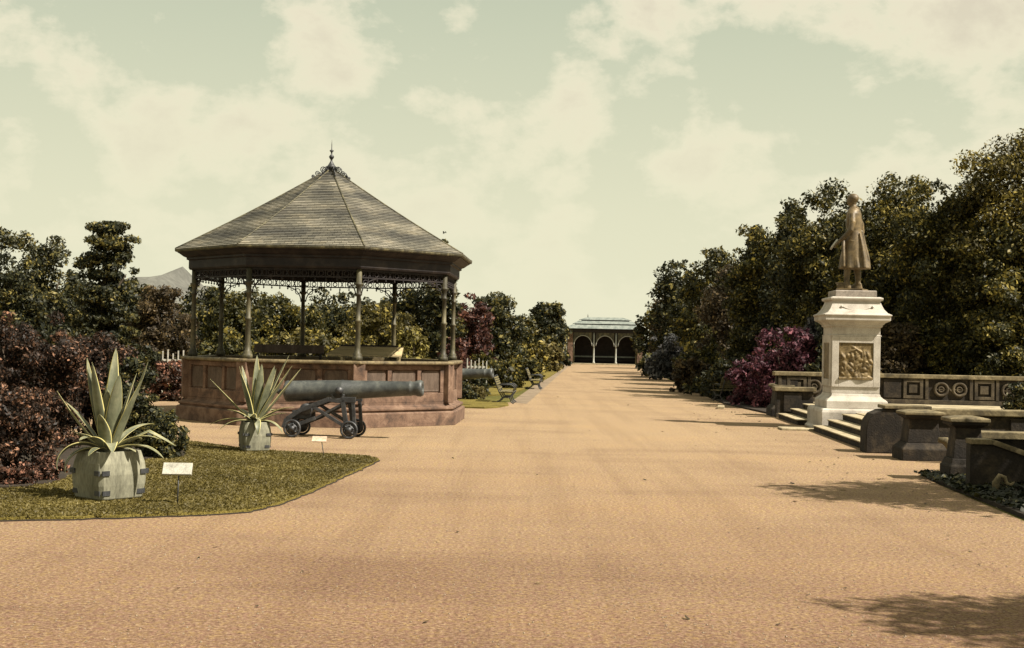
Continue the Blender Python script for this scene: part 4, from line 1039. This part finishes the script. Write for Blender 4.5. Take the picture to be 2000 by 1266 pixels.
for c in (-SP, 0, SP):
    m = MB(); m.tube([(c+.98*math.cos(PI-PI*i/14), -.16, 2.0+1.12*math.sin(PI*i/14)) for i in range(15)], .045, 6); m.build('arch_rib', 'paleblue', t, fix=False)
for x in (-1.5*SP-.17, 1.5*SP+.17): MB().box((x, 0, 1.73), (.55, .36, 3.46)).build('end_pier', 'brickred', t, .02)
for x in (-SP/2, SP/2, ):
    MB().lathe([(.14, .1), (.14, .25), (.09, .3), (.08, 1.9), (.13, 2.0), (.1, 2.05), (.1, 3.45)], 12, c=(x, 0, 0)).build('column', 'paleblue', t)
for x in (-1.5*SP+.2, 1.5*SP-.2): MB().lathe([(.09, .1), (.08, 3.4)], 12, c=(x, -.05, 0)).build('column', 'ironpaint', t)
MB().box((0, .0, 3.66), (8.6, .5, .4)).build('beam', 'dark', t, .01)
MB().box((0, 1.6, .05), (8.0, 3.9, .14)).build('floor_slab', 'stepstone', t, .01)
MB().box((0, 3.4, 1.8), (8.0, .2, 3.6)).build('back_wall', 'dark', t)
for x in (-4.0, 4.0): MB().box((x, 1.75, 1.8), (.2, 3.1, 3.6)).build('side_wall', 'cream' if x < 0 else 'brickred', t)
MB().box((-4.28, .1, 1.9), (.22, .4, 3.1)).build('corner_post', 'cream', t, .01)
MB().box((0, 2.2, .84), (7.4, .1, .16)).build('bench_rail', 'zinc', t)
MB().box((0, 1.9, .48), (7.4, .5, .08)).build('bench_seat', 'dark', t)
def hip(z0, z1, x0, y0, x1, y1, yc=1.6):
    m = MB(); vs = [(-x0, yc-y0, z0), (x0, yc-y0, z0), (x0, yc+y0, z0), (-x0, yc+y0, z0), (-x1, yc-y1, z1), (x1, yc-y1, z1), (x1, yc+y1, z1), (-x1, yc+y1, z1)]
    m.add(vs, [(3, 2, 1, 0), (4, 5, 6, 7), (0, 1, 5, 4), (1, 2, 6, 5), (2, 3, 7, 6), (3, 0, 4, 7)]); return m
r1 = hip(3.87, 4.28, 4.5, 2.3, 3.55, 1.75).build('roof', 'zinc', t, .01)
hip(4.28, 4.4, 3.3, 1.6, 3.3, 1.6).build('roof_clerestory', 'dark', r1)
hip(4.4, 4.72, 3.55, 1.75, 2.9, 1.2).build('roof_tier', 'zinc', r1)
hip(4.72, 4.84, 2.6, 1.1, 2.6, 1.1).build('roof_clerestory', 'dark', r1)
hip(4.84, 5.14, 2.85, 1.25, 1.9, .3).build('roof_tier', 'zinc', r1)
MB().lathe([(.05, 5.1), (.04, 5.3), (.01, 5.5)], 8, c=(-1.9, 1.6, 0)).build('finial', 'iron', r1)
for k in range(3):
    MB().box((-SP+k*SP, -.55, .06), (1.7, .35, .12)).build('doorstep', 'stepstone', t, .01)

# ------------------------------------------------------------------ far hill
def hill():
    rng = np.random.default_rng(8); m = MB(); V = []; nx, ny = 70, 14; Fs = []
    c = at(300, 520, 560)
    for j in range(ny+1):
        for i in range(nx+1):
            x = c.x-260+520*i/nx; y = 480+200*j/ny
            q = math.exp(-((x-c.x-10)/34)**4)*16+math.exp(-((x-c.x-7)/3)**2)*5+math.exp(-((x-c.x+8)/30)**2)*8
            z = (q+4)*math.sin(PI*j/ny)+(1.3*rng.normal()+2*rng.random()**4 if 0 < j < ny else 0)
            V.append((x, y, max(-1, z)))
    for j in range(ny):
        for i in range(nx): a = j*(nx+1)+i; Fs.append((a, a+1, a+nx+2, a+nx+1))
    m.add(V, Fs, True); struct('hill', m, 'hill')
hill()
